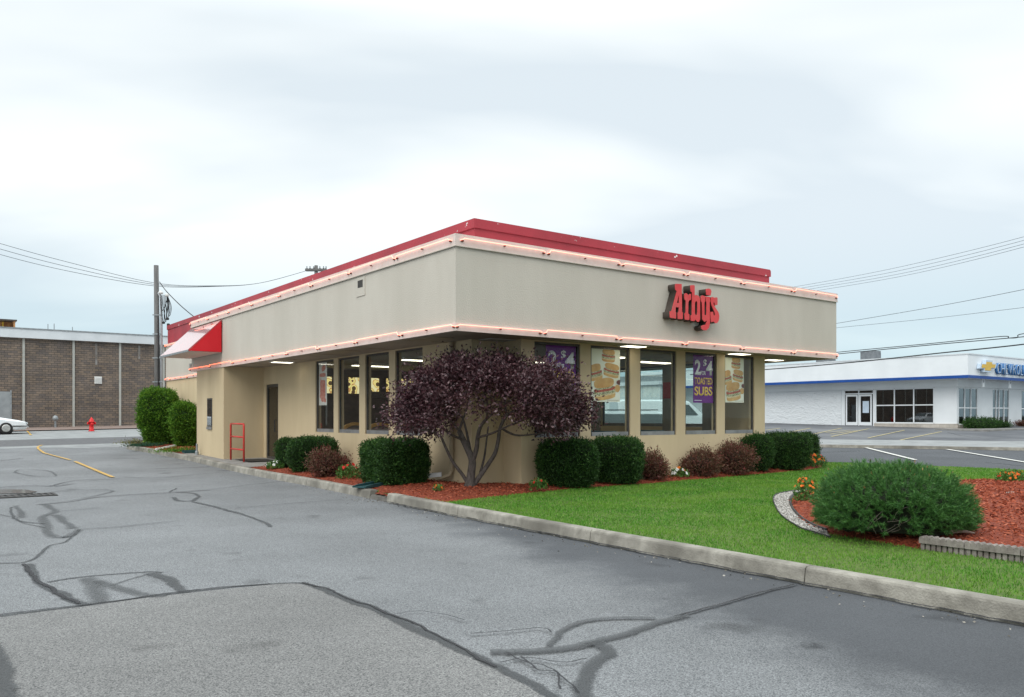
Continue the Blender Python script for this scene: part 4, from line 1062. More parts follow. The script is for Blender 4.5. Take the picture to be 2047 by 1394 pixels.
# awning over the bay
aw = MB(); z0, z1, pr = 3.42, 4.40, -1.0; q0, q1 = 12.88, 16.15
T_, B_, FR = (lambda q: (-0.03, q, z1)), (lambda q: (-0.03, q, z0)), (lambda q: (pr, q, z0 + 0.03))
aw.add([T_(q0), FR(q0), FR(q1), T_(q1), (-0.03, q0, z1 - .03), (pr + .02, q0, z0), (pr + .02, q1, z0), (-0.03, q1, z1 - .03)], [(3, 2, 1, 0), (4, 5, 6, 7), (0, 1, 5, 4), (1, 2, 6, 5), (2, 3, 7, 6), (3, 0, 4, 7)])
awn = aw.build('awning', M['awning_top'], bld)
for q in (q0 + 0.004, q1 - 0.024):
    MB().add([(-0.032, q, z1 - .035), (pr + .03, q, z0 + .004), (-0.032, q, z0 + .004), (-0.032, q + .02, z1 - .035), (pr + .03, q + .02, z0 + .004), (-0.032, q + .02, z0 + .004)],
             [(0, 1, 2), (5, 4, 3), (0, 3, 4, 1), (1, 4, 5, 2), (2, 5, 3, 0)]).build('awning_side', M['awning_red'], awn)
bx('awning_underside', M['strip'], awn, pr + .05, -0.04, q0 + .03, q1 - .03, z0 - 0.012, z0 - 0.002)
bx('awning_valance', M['galv'], awn, pr - 0.012, pr + 0.018, q0, q1, z0 - 0.03, z0 + 0.03)
# ---- interior
bx('interior_floor', M['int_floor'], bld, PW + TK, PE - TK, QW + TK, 12.0, 0.12, 0.18)
bx('interior_ceiling', M['int_ceil'], bld, PW + TK, PE - TK, QW + TK, 12.0, 2.985, 2.998)
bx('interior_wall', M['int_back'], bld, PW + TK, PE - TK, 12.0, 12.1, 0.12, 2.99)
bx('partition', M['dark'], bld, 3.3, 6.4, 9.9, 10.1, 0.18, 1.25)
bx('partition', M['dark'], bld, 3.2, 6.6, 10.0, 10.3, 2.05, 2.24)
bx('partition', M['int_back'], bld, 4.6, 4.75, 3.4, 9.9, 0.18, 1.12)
for q in (3.62, 5.07, 6.52, 2.2):
    bx('pier_lining', M['int_wall'], bld, PE - TK - .03, PE - TK - .002, q + .02, q + .36, 0.19, 2.98)
    bx('pier_band', M['int_red'], bld, PE - TK - .04, PE - TK - .031, q + .05, q + .33, 2.0, 2.45)
for i, (p, q) in enumerate(((3.0, 3.2), (3.0, 6.2), (3.0, 9.0), (5.8, 2.4), (5.8, 5.0), (5.8, 8.0), (8.2, 3.2), (8.2, 6.4))):
    t = thing('ceiling_light', 'long fluorescent fitting on the restaurant ceiling seen through the glass', 'ceiling light', W(p, q, 2.985), TH, 'fluorescent fittings on the restaurant ceiling')
    bx('housing', M['white_metal'], t, -0.62, 0.62, -0.15, 0.15, -0.06, 0.0); bx('diffuser', M['lamp'], t, -0.6, 0.6, -0.13, 0.13, -0.075, -0.061)
for i, (p, lab) in enumerate(((2.3, 'glowing yellow menu panel above the counter, nearest the drive-through'), (3.9, 'glowing yellow menu panel above the counter, second from the drive-through'), (5.2, 'glowing yellow menu panel above the counter, third from the drive-through'), (6.5, 'glowing yellow menu panel above the counter, nearest the car park'))):
    t = thing('menu_board', lab, 'menu board', W(p, 11.4, 2.18), TH, 'menu panels above the counter')
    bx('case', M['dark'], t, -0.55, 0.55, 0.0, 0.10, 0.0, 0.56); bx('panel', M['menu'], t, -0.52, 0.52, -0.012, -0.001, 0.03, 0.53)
# bent wood seat backs by the side windows, booths by the front windows
def seat(p, q, rz, lab):
    t = thing('wooden_booth', lab, 'seat', W(p, q, 0.18), TH + rz, 'wooden seats by the side windows')
    arch = [(-0.52 * math.cos(a_), 0.75 + 0.42 * math.sin(a_)) for a_ in [math.pi * k / 12 for k in range(13)]]
    arch = [(-0.52, 0.42)] + arch + [(0.52, 0.42)]
    inn = [(x * 0.82, 0.42 if i in (0, len(arch) - 1) else 0.75 + (z - 0.75) * 0.80) for i, (x, z) in enumerate(arch)]
    n = len(arch); vs_ = [(x, -.03, z) for x, z in arch] + [(x, -.03, z) for x, z in inn] + [(x, .03, z) for x, z in arch] + [(x, .03, z) for x, z in inn]
    fs = []
    for i in range(n - 1): fs += [(i, i + 1, n + i + 1, n + i), (2 * n + i, 3 * n + i, 3 * n + i + 1, 2 * n + i + 1), (i, 2 * n + i, 2 * n + i + 1, i + 1), (n + i, n + i + 1, 3 * n + i + 1, 3 * n + i)]
    MB().add(vs_, fs).build('back_hoop', M['wood'], t)
    MB().prism(inn, lambda x, z, d: (x, d, z), -0.015, 0.015).build('back_panel', M['int_back'], t)
    bx('seat_cushion', M['int_blue'], t, -0.5, 0.5, -0.5, -0.03, 0.36, 0.46); bx('seat_base', M['wood'], t, -0.48, 0.48, -0.46, 0.0, 0.0, 0.36)
seat(2.15, 8.35, 0.0, 'low wooden booth seat behind the side window with the drink poster')
seat(2.15, 6.95, 0.0, 'arched wooden booth back behind the second side window')
seat(2.2, 5.45, 0.15, 'arched wooden booth back behind the third side window')
for p, lab in ((3.0, 'blue vinyl bench behind the corner window with the purple poster'), (4.6, 'blue vinyl bench behind the window with the left sandwich poster'), (6.1, 'blue vinyl bench behind the clear middle front window')):
    t = thing('booth_bench', lab, 'bench', W(p, 1.75, 0.18), TH, 'blue benches behind the front windows')
    bx('bench_seat', M['int_blue'], t, -0.25, 0.25, -0.55, 0.55, 0.0, 0.48); bx('bench_back', M['int_blue'], t, 0.25, 0.36, -0.55, 0.55, 0.0, 1.0)
t = thing('cabinet', 'tall dark cabinet behind the left sandwich poster window', 'cabinet', W(5.4, 5.2, 0.18), TH); bx('body', M['dark'], t, -0.4, 0.4, -0.3, 0.3, 0, 1.9); bx('door', M['int_back'], t, -0.36, 0.36, -0.32, -0.302, 0.1, 1.85)

# ---- restaurant sign: six channel letters, z and p surveyed on the fascia plane
SCALE = 10.722
def sgn(pts, q=-0.21):
    out = []
    for x, y in pts:
        u, v = 1300 + x / SCALE, 550 + y / SCALE; k_ = (u - CX) / F
        p = (k_ * (P0[1] + q * AY) - P0[0] - q * AX) / (BX - k_ * BY); Y = P0[1] + p * BY + q * AY
        out.append((p - 6.0, EYE + (CY - v) * Y / F))
    return out
LET = [
 [[(535, 205), (548, 188), (672, 193), (680, 790), (696, 803), (696, 930), (682, 946), (600, 944), (586, 930), (586, 815), (610, 790), (610, 695), (545, 690), (540, 790), (552, 806), (552, 925), (540, 936), (430, 916), (420, 902), (420, 782), (460, 770), (568, 345), (535, 310)], [(608, 440), (570, 595), (618, 600)]],
 [[(730, 405), (768, 388), (800, 412), (820, 445), (855, 405), (872, 410), (870, 530), (832, 545), (815, 590), (812, 828), (836, 842), (836, 955), (822, 966), (746, 956), (736, 942), (736, 830), (760, 800), (760, 550), (730, 520)]],
 [[(862, 232), (880, 216), (940, 218), (950, 232), (950, 445), (985, 428), (1040, 450), (1067, 520), (1067, 945), (1045, 1000), (1010, 1005), (965, 958), (940, 990), (880, 985), (866, 970), (866, 872), (893, 850), (893, 372), (862, 352)], [(955, 595), (973, 562), (993, 562), (1008, 595), (1008, 830), (995, 862), (970, 862), (955, 830)]],
 [[(1085, 460), (1110, 436), (1172, 452), (1172, 560), (1160, 590), (1160, 845), (1182, 868), (1204, 850), (1204, 590), (1190, 560), (1190, 462), (1282, 470), (1282, 575), (1270, 592), (1278, 1050), (1256, 1135), (1200, 1187), (1130, 1183), (1092, 1145), (1092, 1095), (1130, 1075), (1188, 1062), (1212, 975), (1160, 1007), (1112, 950), (1105, 590), (1085, 560)]],
 [[(1197, 300), (1250, 290), (1298, 310), (1310, 352), (1292, 440), (1197, 428)]],
 [[(1300, 492), (1332, 470), (1385, 490), (1420, 478), (1440, 492), (1440, 640), (1402, 652), (1378, 640), (1376, 600), (1360, 584), (1350, 620), (1402, 710), (1460, 800), (1479, 880), (1470, 962), (1438, 1027), (1390, 1036), (1350, 995), (1322, 1012), (1296, 1000), (1290, 790), (1346, 790), (1356, 860), (1380, 880), (1390, 850), (1380, 800), (1312, 650), (1296, 560)]]]
sign = thing('restaurant_sign', 'red and brown channel letters reading the restaurant name on the front fascia', 'sign', W(6.0, 0.0, 0), TH)
for lp in LET:
    loops = [sgn(x) for x in lp]
    me = curve_mesh('letter', loops, 0.095)
    for v in me.vertices: x, y, z = v.co; v.co = (x, -0.105 - z, y)
    me.materials.clear(); me.materials.append(M['brown_sign']); o = link(bpy.data.objects.new('letter', me), sign)
    me = curve_mesh('letter_face', loops, 0.006)
    for v in me.vertices: x, y, z = v.co; v.co = (x, -0.2065 - z, y)
    me.materials.clear(); me.materials.append(M['red_sign']); link(bpy.data.objects.new('letter_face', me), o)

# ---- posters in the front windows
def poster_text(p0, p1, z0, z1, lab):
    t = thing('poster', lab, 'poster', W(p0, 0.805, z0), TH); w, h = p1 - p0, z1 - z0
    bx('sheet', M['purple'], t, 0, w, 0, 0.006, 0, h)
    g = lambda b_, x0, x1, y0, y1, m, bold: fit_text('lettering', b_, x0 * w, x1 * w, y0 * h, y1 * h, -0.002, M[m], t, 0.002, bold)
    g('2', .07, .36, .585, .90, 'ptext', .03); g('FOR', .36, .62, .585, .67, 'ptext', .02); g('$', .50, .67, .73, .92, 'ptext', .02); g('4', .63, .97, .585, .89, 'ptext', .03)
    g('TOASTED', .06, .95, .385, .53, 'pyellow', .022); g('SUBS', .06, .95, .15, .34, 'pyellow', .022)
    bx('small_print', M['ptext'], t, .05 * w, .42 * w, -0.003, -0.001, .045 * h, .055 * h)
poster_text(2.64, 3.43, 1.84, 2.93, 'purple two-for-four-dollars poster in the front window partly behind the plum tree')
poster_text(7.02, 7.72, 1.82, 2.93, 'purple two-for-four-dollars poster in the fourth front window, fully in view')
def blob(cx_, cz_, w, h, rot=0, ex=2.6, n=22, flat=0.0):
    pts = []
    for i in range(n):
        a_ = 2 * math.pi * i / n; c_, s_ = math.cos(a_), math.sin(a_)
        x = math.copysign(abs(c_) ** (2 / ex), c_) * w / 2; z = math.copysign(abs(s_) ** (2 / ex), s_) * h / 2
        if flat and z < 0: z *= flat
        r_ = 1 + random.uniform(-.03, .03)
        pts.append((cx_ + (x * math.cos(rot) - z * math.sin(rot)) * r_, cz_ + (x * math.sin(rot) + z * math.cos(rot)) * r_))
    return pts
def sandwich(mb, cx_, cz_, w, h, rot, d):
    ly_ = [(1, -0.30, 0.93, 0.36), (2, -0.20, 0.95, 0.22), (4, -0.11, 0.97, 0.26), (3, 0.0, 0.95, 0.22), (4, 0.05, 0.80, 0.10), (1, 0.28, 0.88, 0.44)]
    for mi, dz, sw_, sh in ly_:
        mb.cur = {2: 2, 1: 1, 4: 4, 3: 3}[mi]
        ox, oz = -math.sin(rot) * dz * h, math.cos(rot) * dz * h
        pts = blob(cx_ + ox, cz_ + oz, w * sw_, h * sh, rot, 3.0, 22)
        pts = [(min(max(x, 0.004), mb.W - 0.004), min(max(z, 0.004), mb.H - 0.004)) for x, z in pts]
        mb.add([(x, -d[0], z) for x, z in pts], [list(range(len(pts)))]); d[0] += 0.00035
def poster_food(p0, p1, z0, z1, lab):
    t = thing('poster', lab, 'poster', W(p0, 0.805, z0), TH); w, h = p1 - p0, z1 - z0
    bx('sheet', M['pcream'], t, 0, w, 0, 0.006, 0, h)
    mb = MB(); mb.W, mb.H = w, h; d = [0.001]
    sandwich(mb, .60 * w, .88 * h, .48 * w, .26 * h, -0.06, d)
    sandwich(mb, .70 * w, .60 * h, .56 * w, .27 * h, -0.16, d)
    sandwich(mb, .16 * w, .55 * h, .44 * w, .32 * h, 0.22, d)
    mb.cur = 5; pts = [(min(x, w - .004), z) for x, z in blob(.97 * w, .37 * h, .26 * w, .13 * h, 0, 2)]; mb.add([(x, -d[0], z) for x, z in pts], [list(range(len(pts)))]); d[0] += .0004
    mb.cur = 0; 
    mb.cur = 6; pts = [(min(x, w - .005), z) for x, z in blob(.97 * w, .375 * h, .20 * w, .095 * h, 0, 2)]; mb.add([(x, -d[0], z) for x, z in pts], [list(range(len(pts)))]); d[0] += .0004
    mb.cur = 1; pts = [(min(x, w - .005), z) for x, z in blob(.90 * w, .26 * h, .2 * w, .14 * h, 0.4, 2)]; mb.add([(x, -d[0], z) for x, z in pts], [list(range(len(pts)))]); d[0] += .0004
    sandwich(mb, .46 * w, .24 * h, .76 * w, .42 * h, 0.14, d)
    mb.build('print', [M['pcream'], M['bun'], M['crumb'], M['meat'], M['lettuce'], M['pwhite'], M['sauce']], t)
    bx('small_print', M['sauce'], t, .55 * w, .95 * w, -0.002, -0.001, .03 * h, .036 * h)
poster_food(3.84, 4.68, 1.81, 2.92, 'sandwich poster in the second front window, just right of the plum tree')
poster_food(8.11, 8.86, 1.84, 2.92, 'sandwich poster in the last front window, farthest from the plum tree')
t = thing('poster', 'narrow red and white drink poster in the first side window by the door', 'poster', W(PW + 0.075, 8.78, 1.80), TH - math.pi / 2)
bx('sheet', M['pwhite'], t, 0, 0.50, 0, 0.006, 0, 1.13)
mb = MB(); mb.W = 0.5; mb.H = 1.13
for pts in (blob(.25, .42, .34, .50, 0, 5), blob(.25, .20, .22, .22, 0, 3), blob(.30, .98, .26, .15, .3, 2.4), blob(.12, .25, .14, .10, .6, 2), blob(.38, .14, .18, .12, -.5, 2), blob(.25, .80, .38, .10, 0, 4), blob(.13, .45, .05, .55, 0, 5)):
    mb.add([(x, -0.001 - len(mb.f) * .0004, z) for x, z in pts], [list(range(len(pts)))])
mb.build('print', M['drink'], t)

# ---- door mat, railing, pipe stub, splash block
tag(bx('door_mat', M['black'], None, -0.55, 0.3, -0.7, 0.6, 0, 0.012), 'black rubber mat on the walk at the side door', 'mat'); o = bpy.data.objects['door_mat']; o.location = W(0.75, 11.75, terrf(W(0.75, 11.75)[1]) + 0.15); o.rotation_euler = (0, 0, TH)
rl = thing('pipe_railing', 'red painted pipe railing with three rails beside the side door', 'railing', W(0.10, 11.85, terrf(W(0.1, 11.85)[1]) + 0.148), TH)
for y in (-0.58, 0.58): MB().tube([(0, y, 0), (0, y, 1.02), (0, y * 0.965, 1.07)], 0.027, 10).build('post', M['pipe_red'], rl, True)
for z, yy in ((1.075, 0.57), (0.70, 0.58), (0.34, 0.58)): MB().tube([(0, -yy, z), (0, yy, z)], 0.024, 10).build('rail', M['pipe_red'], rl, True)
t = thing('cleanout_pipe', 'short grey cleanout pipe standing at the corner of the drive-through bay', 'pipe', W(-0.13, 15.1, terrf(26) + 0.148), TH)
MB().lathe([(0.06, 0), (0.06, 0.10), (0.032, 0.14), (0.032, 0.34), (0.02, 0.36)], 10).build('pipe', M['galv'], t)
sb = thing('splash_block', 'dark green plastic splash trough between the clipped yew block and kerb', 'splash block', W(-0.28, 2.35, terrf(15) + 0.165), TH + 0.42)
mb = MB(); 
mb.box(-0.55, 0.45, -0.16, 0.16, 0.0, 0.02); mb.build('floor', M['green_plastic'], sb)
for y in (-0.16, 0.12):
    MB().prism([(-0.56, 0.02), (0.45, 0.02), (0.45, 0.10), (-0.40, 0.055), (-0.56, 0.03)], lambda x, z, d: (x, d, z), y, y + 0.04).build('side', M['green_plastic'], sb)

# ================================================================== VEGETATION
def shrub(name, label, cat, cx_, cy_, zb, wx, wy, h, rz, m, mc, n, leaf, ex=3.6, bottom=0.82, group=None, rough=0.03, spread=0.8, out=0.0, lump=0.06, seed=0):
    """clipped or loose shrub: superellipsoid clothed in small leaves over a dark core"""
    rg = np.random.default_rng(seed + 100)
    off = rg.uniform(0, 50, 3)
    def surf(th_, ph):
        c_, s_ = np.cos(th_), np.sin(th_); cp, sp = np.cos(ph), np.sin(ph)
        f = lambda v, e_: np.sign(v) * np.abs(v) ** (2 / e_)
        X = f(cp, ex) * f(c_, ex); Y = f(cp, ex) * f(s_, ex); Z = f(sp, ex) + 0 * X
        tap = bottom + (1 - bottom) * np.clip((Z + 1) / 1.2, 0, 1)
        return np.stack([X * tap * wx / 2, Y * tap * wy / 2, (Z + 1) * h / 2], -1)
    # uniform-ish area sampling by oversampling a grid of directions
    U = unit(rg.normal(0, 1, (n * 2, 3)))
    # map the direction onto the superellipsoid by scaling
    e_ = ex
    s = (np.abs(U) ** e_).sum(1) ** (-1 / e_)
    S = U * s[:, None]
    G_ = np.sign(S) * np.abs(S) ** (e_ - 1); N = unit(G_ / np.array([wx, wy, h]))
    A = s ** 2 / np.maximum((U * unit(G_)).sum(1), 0.2)          # area weight
    w_ = A / A.max(); kk = rg.uniform(0, 1, len(S)) < w_ * 1.6; S, N = S[kk], N[kk]
    tap = bottom + (1 - bottom) * np.clip((S[:, 2] + 1) / 1.0, 0, 1)
    P = np.stack([S[:, 0] * tap * wx / 2, S[:, 1] * tap * wy / 2, (S[:, 2] + 1) * h / 2], 1)
    lm = np.array([mnoise.noise(Vector((p[0] * 3.3 + off[0], p[1] * 3.3 + off[1], p[2] * 3.3))) + 0.5 * mnoise.noise(Vector((p[0] * 9 + off[0], p[1] * 9, p[2] * 9))) for p in P])
    P = P + N * (lm * lump)[:, None] + N * (np.abs(rg.normal(0, rough, len(P))) * rg.choice([1, -1], len(P), p=[.45, .55]))[:, None]
    kk = P[:, 2] > 0.01; P, N, lm = P[kk], N[kk], lm[kk]
    N2 = N + np.array([0, 0, 0.35])
    V = leafquads(P - N * leaf * 0.4, N2, leaf, leaf * 0.38, spread, rg)
    st_ = rg.uniform(0, 1, len(P)) < 0.02
    if st_.any():
        Ps = np.repeat(P[st_], 4, 0) + np.repeat(unit(N[st_] + np.array([0, 0, .5]) + rg.normal(0, .4, (int(st_.sum()), 3))), 4, 0) * np.tile([0.2, .5, .8, 1.1], int(st_.sum()))[:, None] * leaf * 1.1
        V = np.concatenate([V, leafquads(Ps, np.repeat(N2[st_], 4, 0), leaf * .9, leaf * .34, .6, rg)])
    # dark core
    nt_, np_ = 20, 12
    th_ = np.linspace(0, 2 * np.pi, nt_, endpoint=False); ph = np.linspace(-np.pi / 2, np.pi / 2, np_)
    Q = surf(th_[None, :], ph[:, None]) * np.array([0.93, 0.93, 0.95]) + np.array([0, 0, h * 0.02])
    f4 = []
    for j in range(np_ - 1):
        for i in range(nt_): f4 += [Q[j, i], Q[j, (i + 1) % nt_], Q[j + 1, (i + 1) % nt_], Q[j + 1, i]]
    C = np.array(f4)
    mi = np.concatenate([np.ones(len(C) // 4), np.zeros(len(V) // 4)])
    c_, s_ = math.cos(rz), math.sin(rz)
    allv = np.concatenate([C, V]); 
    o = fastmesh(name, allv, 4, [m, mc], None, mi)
    o.location = (cx_, cy_, zb); o.rotation_euler = (0, 0, rz)
    return tag(o, label, cat, group)
def place(u0, u1, vt, vb, off, dr=1.0):
    """centre, width and height of a shrub whose foot and outline were surveyed"""
    uc = (u0 + u1) / 2; g_ = gp(uc, vb, off); Y = g_[1]; w = (u1 - u0) / F * Y; r = w * dr / 2
    Yc = Y + r * 0.8; w = (u1 - u0) / F * Yc; k_ = (uc - CX) / F
    zt = EYE + (CY - vt) / F * (Yc + r * 0.45)
    return k_ * Yc, Yc, w, zt
YG = 'clipped dark yews round the restaurant'
yews = [((555, 597, 880, 935), 'small square clipped yew closest to the side door', 1.0, 5000, 4.5, 0.9),
        ((580, 673, 877, 943), 'rounded clipped yew between the small square yew and purple barberry', 0.85, 12000, 4.6, .88),
        ((1076, 1193, 881, 971), 'rounded clipped yew just right of the plum tree', .85, 15000, 4.4, .9),
        ((1184, 1283, 879, 964), 'clipped yew under the second front window, left of a barberry', .9, 13000, 4.8, .9),
        ((1454, 1541, 871, 941), 'clipped yew at the right end of the front wall, behind a barberry', .9, 12000, 4.6, .86),
        ((1522, 1614, 868, 937), 'clipped yew past the wall end, next to the orange flowers', .85, 12000, 4.6, .86),
        ((1596, 1633, 870, 925), 'narrow clipped yew half hidden behind its neighbour beside the car park', 1.2, 5000, 3.8, .85)]
for i, (b_, lab, dr, n, ex, bot) in enumerate(yews):
    x, y, w, zt = place(*b_, 0.19, dr); zb = terrf(y) + 0.15
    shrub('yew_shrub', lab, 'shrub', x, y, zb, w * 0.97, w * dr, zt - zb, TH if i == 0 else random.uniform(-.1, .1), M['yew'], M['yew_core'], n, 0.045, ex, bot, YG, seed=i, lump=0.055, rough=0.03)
bl = W(0.19, 2.55); zb = terrf(bl[1]) + 0.17
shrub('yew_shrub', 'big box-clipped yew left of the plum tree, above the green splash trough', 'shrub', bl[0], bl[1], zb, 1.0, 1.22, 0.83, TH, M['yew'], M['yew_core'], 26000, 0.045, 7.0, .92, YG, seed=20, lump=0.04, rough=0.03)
barbs = [((626, 693, 911, 952), 'purple barberry clump between the rounded yew and red flowers', .8), ((1275, 1331, 916, 957), 'reddish barberry left of the white flowers under the front windows', .9),
         ((1364, 1432, 910, 950), 'reddish barberry right of the white flowers under the front windows', .8), ((1437, 1499, 896, 946), 'tallest reddish barberry, against the yew at the right wall end', .9)]
for i, (b_, lab, dr) in enumerate(barbs):
    x, y, w, zt = place(*b_, 0.19, dr); zb = terrf(y) + 0.16
    shrub('barberry_shrub', lab, 'shrub', x, y, zb, w, w * dr, zt - zb, 0.5, M['barberry'], M['barberry_core'], 6500, 0.05, 2.5, .75, 'reddish barberries in the front bed', rough=0.08, spread=0.7, lump=0.14, seed=40 + i)
for i, (b_, lab, dr, n) in enumerate((((278, 357, 781, 891), 'tall bright green clipped shrub left of the smaller one, before the utility pole', .95, 15000), ((342, 396, 809, 894), 'shorter bright green clipped shrub touching the drive-through bay', 1.0, 9000), ((383, 400, 866, 893), 'tiny bright green shrub tucked beside the drive-through bay', 1.0, 1200))):
    x, y, w, zt = place(*b_, 0.15, dr); zb = terrf(y) + 0.13
    shrub('green_shrub', lab, 'shrub', x, y, zb, w * .9, w * dr * .9, zt - zb, 0.2, M['green_shrub'], M['green_core'], n, 0.075, 3.6, .62, None, seed=60 + i, lump=0.09, rough=0.045)

# ---- mounded pine
def mugo():
    rg = np.random.default_rng(5)
    k_ = (1786 - CX) / F; Yc = 9.25; cx_ = k_ * Yc; zb = h_isl(cx_, Yc) - 0.02
    rx_, ry_, rz_ = 0.77, 0.76, 0.74
    t = thing('mounded_pine', 'large mounded dwarf pine with needle tufts in the island bed', 'pine shrub', (cx_, Yc, zb))
    n = 3400; U = unit(rg.normal(0, 1, (n, 3))); U[:, 2] = U[:, 2] * 0.9 + 0.12; U = unit(U)
    U = U[U[:, 2] > -0.42]; n = len(U)
    def shape(U):
        s = (np.abs(U) ** 2.4).sum(1) ** (-1 / 2.4)
        lm = np.array([mnoise.noise(Vector((u[0] * 2.6 + 3, u[1] * 2.6, u[2] * 2.6))) * 0.09 + mnoise.noise(Vector((u[0] * 7, u[1] * 7 + 5, u[2] * 7))) * 0.055 for u in U])
        P = U * (s * (1 + lm))[:, None] * np.array([rx_, ry_, rz_ * 0.62])
        P[:, 2] += rz_ * 0.40
        return P
    P = shape(U) * rg.uniform(0.84, 1.03, (n, 1)) ; 
    # a bare hollow low in the front with twigs
    hol = (np.abs(P[:, 0] + 0.33) < 0.17) & (P[:, 1] < 0) & (P[:, 2] < 0.36) & (rg.uniform(0, 1, n) < 0.75)
    P, U = P[~hol], U[~hol]; n = len(P)
    kk = P[:, 2] > 0.03; P, U = P[kk], U[kk]; n = len(P)
    m_ = 40
    ax = unit(U + np.array([0, 0, 0.45]) + rg.normal(0, 0.28, (n, 3)))
    # needles: start along the shoot, fan outward
    base = P[:, None, :] + ax[:, None, :] * rg.uniform(-0.05, 0.05, (n, m_, 1))
    d = unit(ax[:, None, :] * 0.9 + rg.normal(0, 0.55, (n, m_, 3)))
    Ln = rg.uniform(0.035, 0.068, (n, m_, 1)); sd = unit(np.cross(d, rg.normal(0, 1, d.shape))) * 0.0026
    V = np.stack([base - sd, base + sd, base + d * Ln], 2).reshape(-1, 3)
    fastmesh('needles', V, 3, M['pine'], t)
    # buds
    kk = (rg.uniform(0, 1, n) < 0.10) & (P[:, 2] > 0.4); Pb = P[kk] + ax[kk] * 0.05
    fastmesh('buds', leafquads(Pb, ax[kk], 0.035, 0.016, 0.1, rg), 4, M['bud'], t)['kind'] = 'stuff'
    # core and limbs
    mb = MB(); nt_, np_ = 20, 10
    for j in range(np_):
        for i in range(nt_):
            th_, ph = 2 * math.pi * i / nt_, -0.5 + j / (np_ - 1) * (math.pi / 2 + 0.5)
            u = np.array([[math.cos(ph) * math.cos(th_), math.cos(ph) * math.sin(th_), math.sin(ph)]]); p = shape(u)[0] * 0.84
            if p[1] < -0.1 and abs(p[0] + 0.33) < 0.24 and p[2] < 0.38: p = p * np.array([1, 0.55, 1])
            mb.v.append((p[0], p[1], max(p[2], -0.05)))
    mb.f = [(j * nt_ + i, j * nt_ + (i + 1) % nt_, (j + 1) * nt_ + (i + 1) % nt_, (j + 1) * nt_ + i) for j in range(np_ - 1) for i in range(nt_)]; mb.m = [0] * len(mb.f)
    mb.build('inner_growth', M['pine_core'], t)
    mb = MB(); r_ = random.Random(3)
    for i in range(12):
        x0 = -0.33 + r_.uniform(-.2, .2); p_ = Vector((x0, -0.38, r_.uniform(0.02, 0.2)))
        q_ = p_ + Vector((r_.uniform(-.14, .14), -r_.uniform(.2, .3), r_.uniform(.0, .26)))
        md = p_.lerp(q_, .5) + Vector((r_.uniform(-.08, .08), 0, r_.uniform(-.08, .06)))
        mb.tube(smooth_path([p_, md, q_], 4), [0.0055 - 0.0004 * k for k in range(9)], 5)
    mb.build('twigs', M['twig'], t)
mugo()

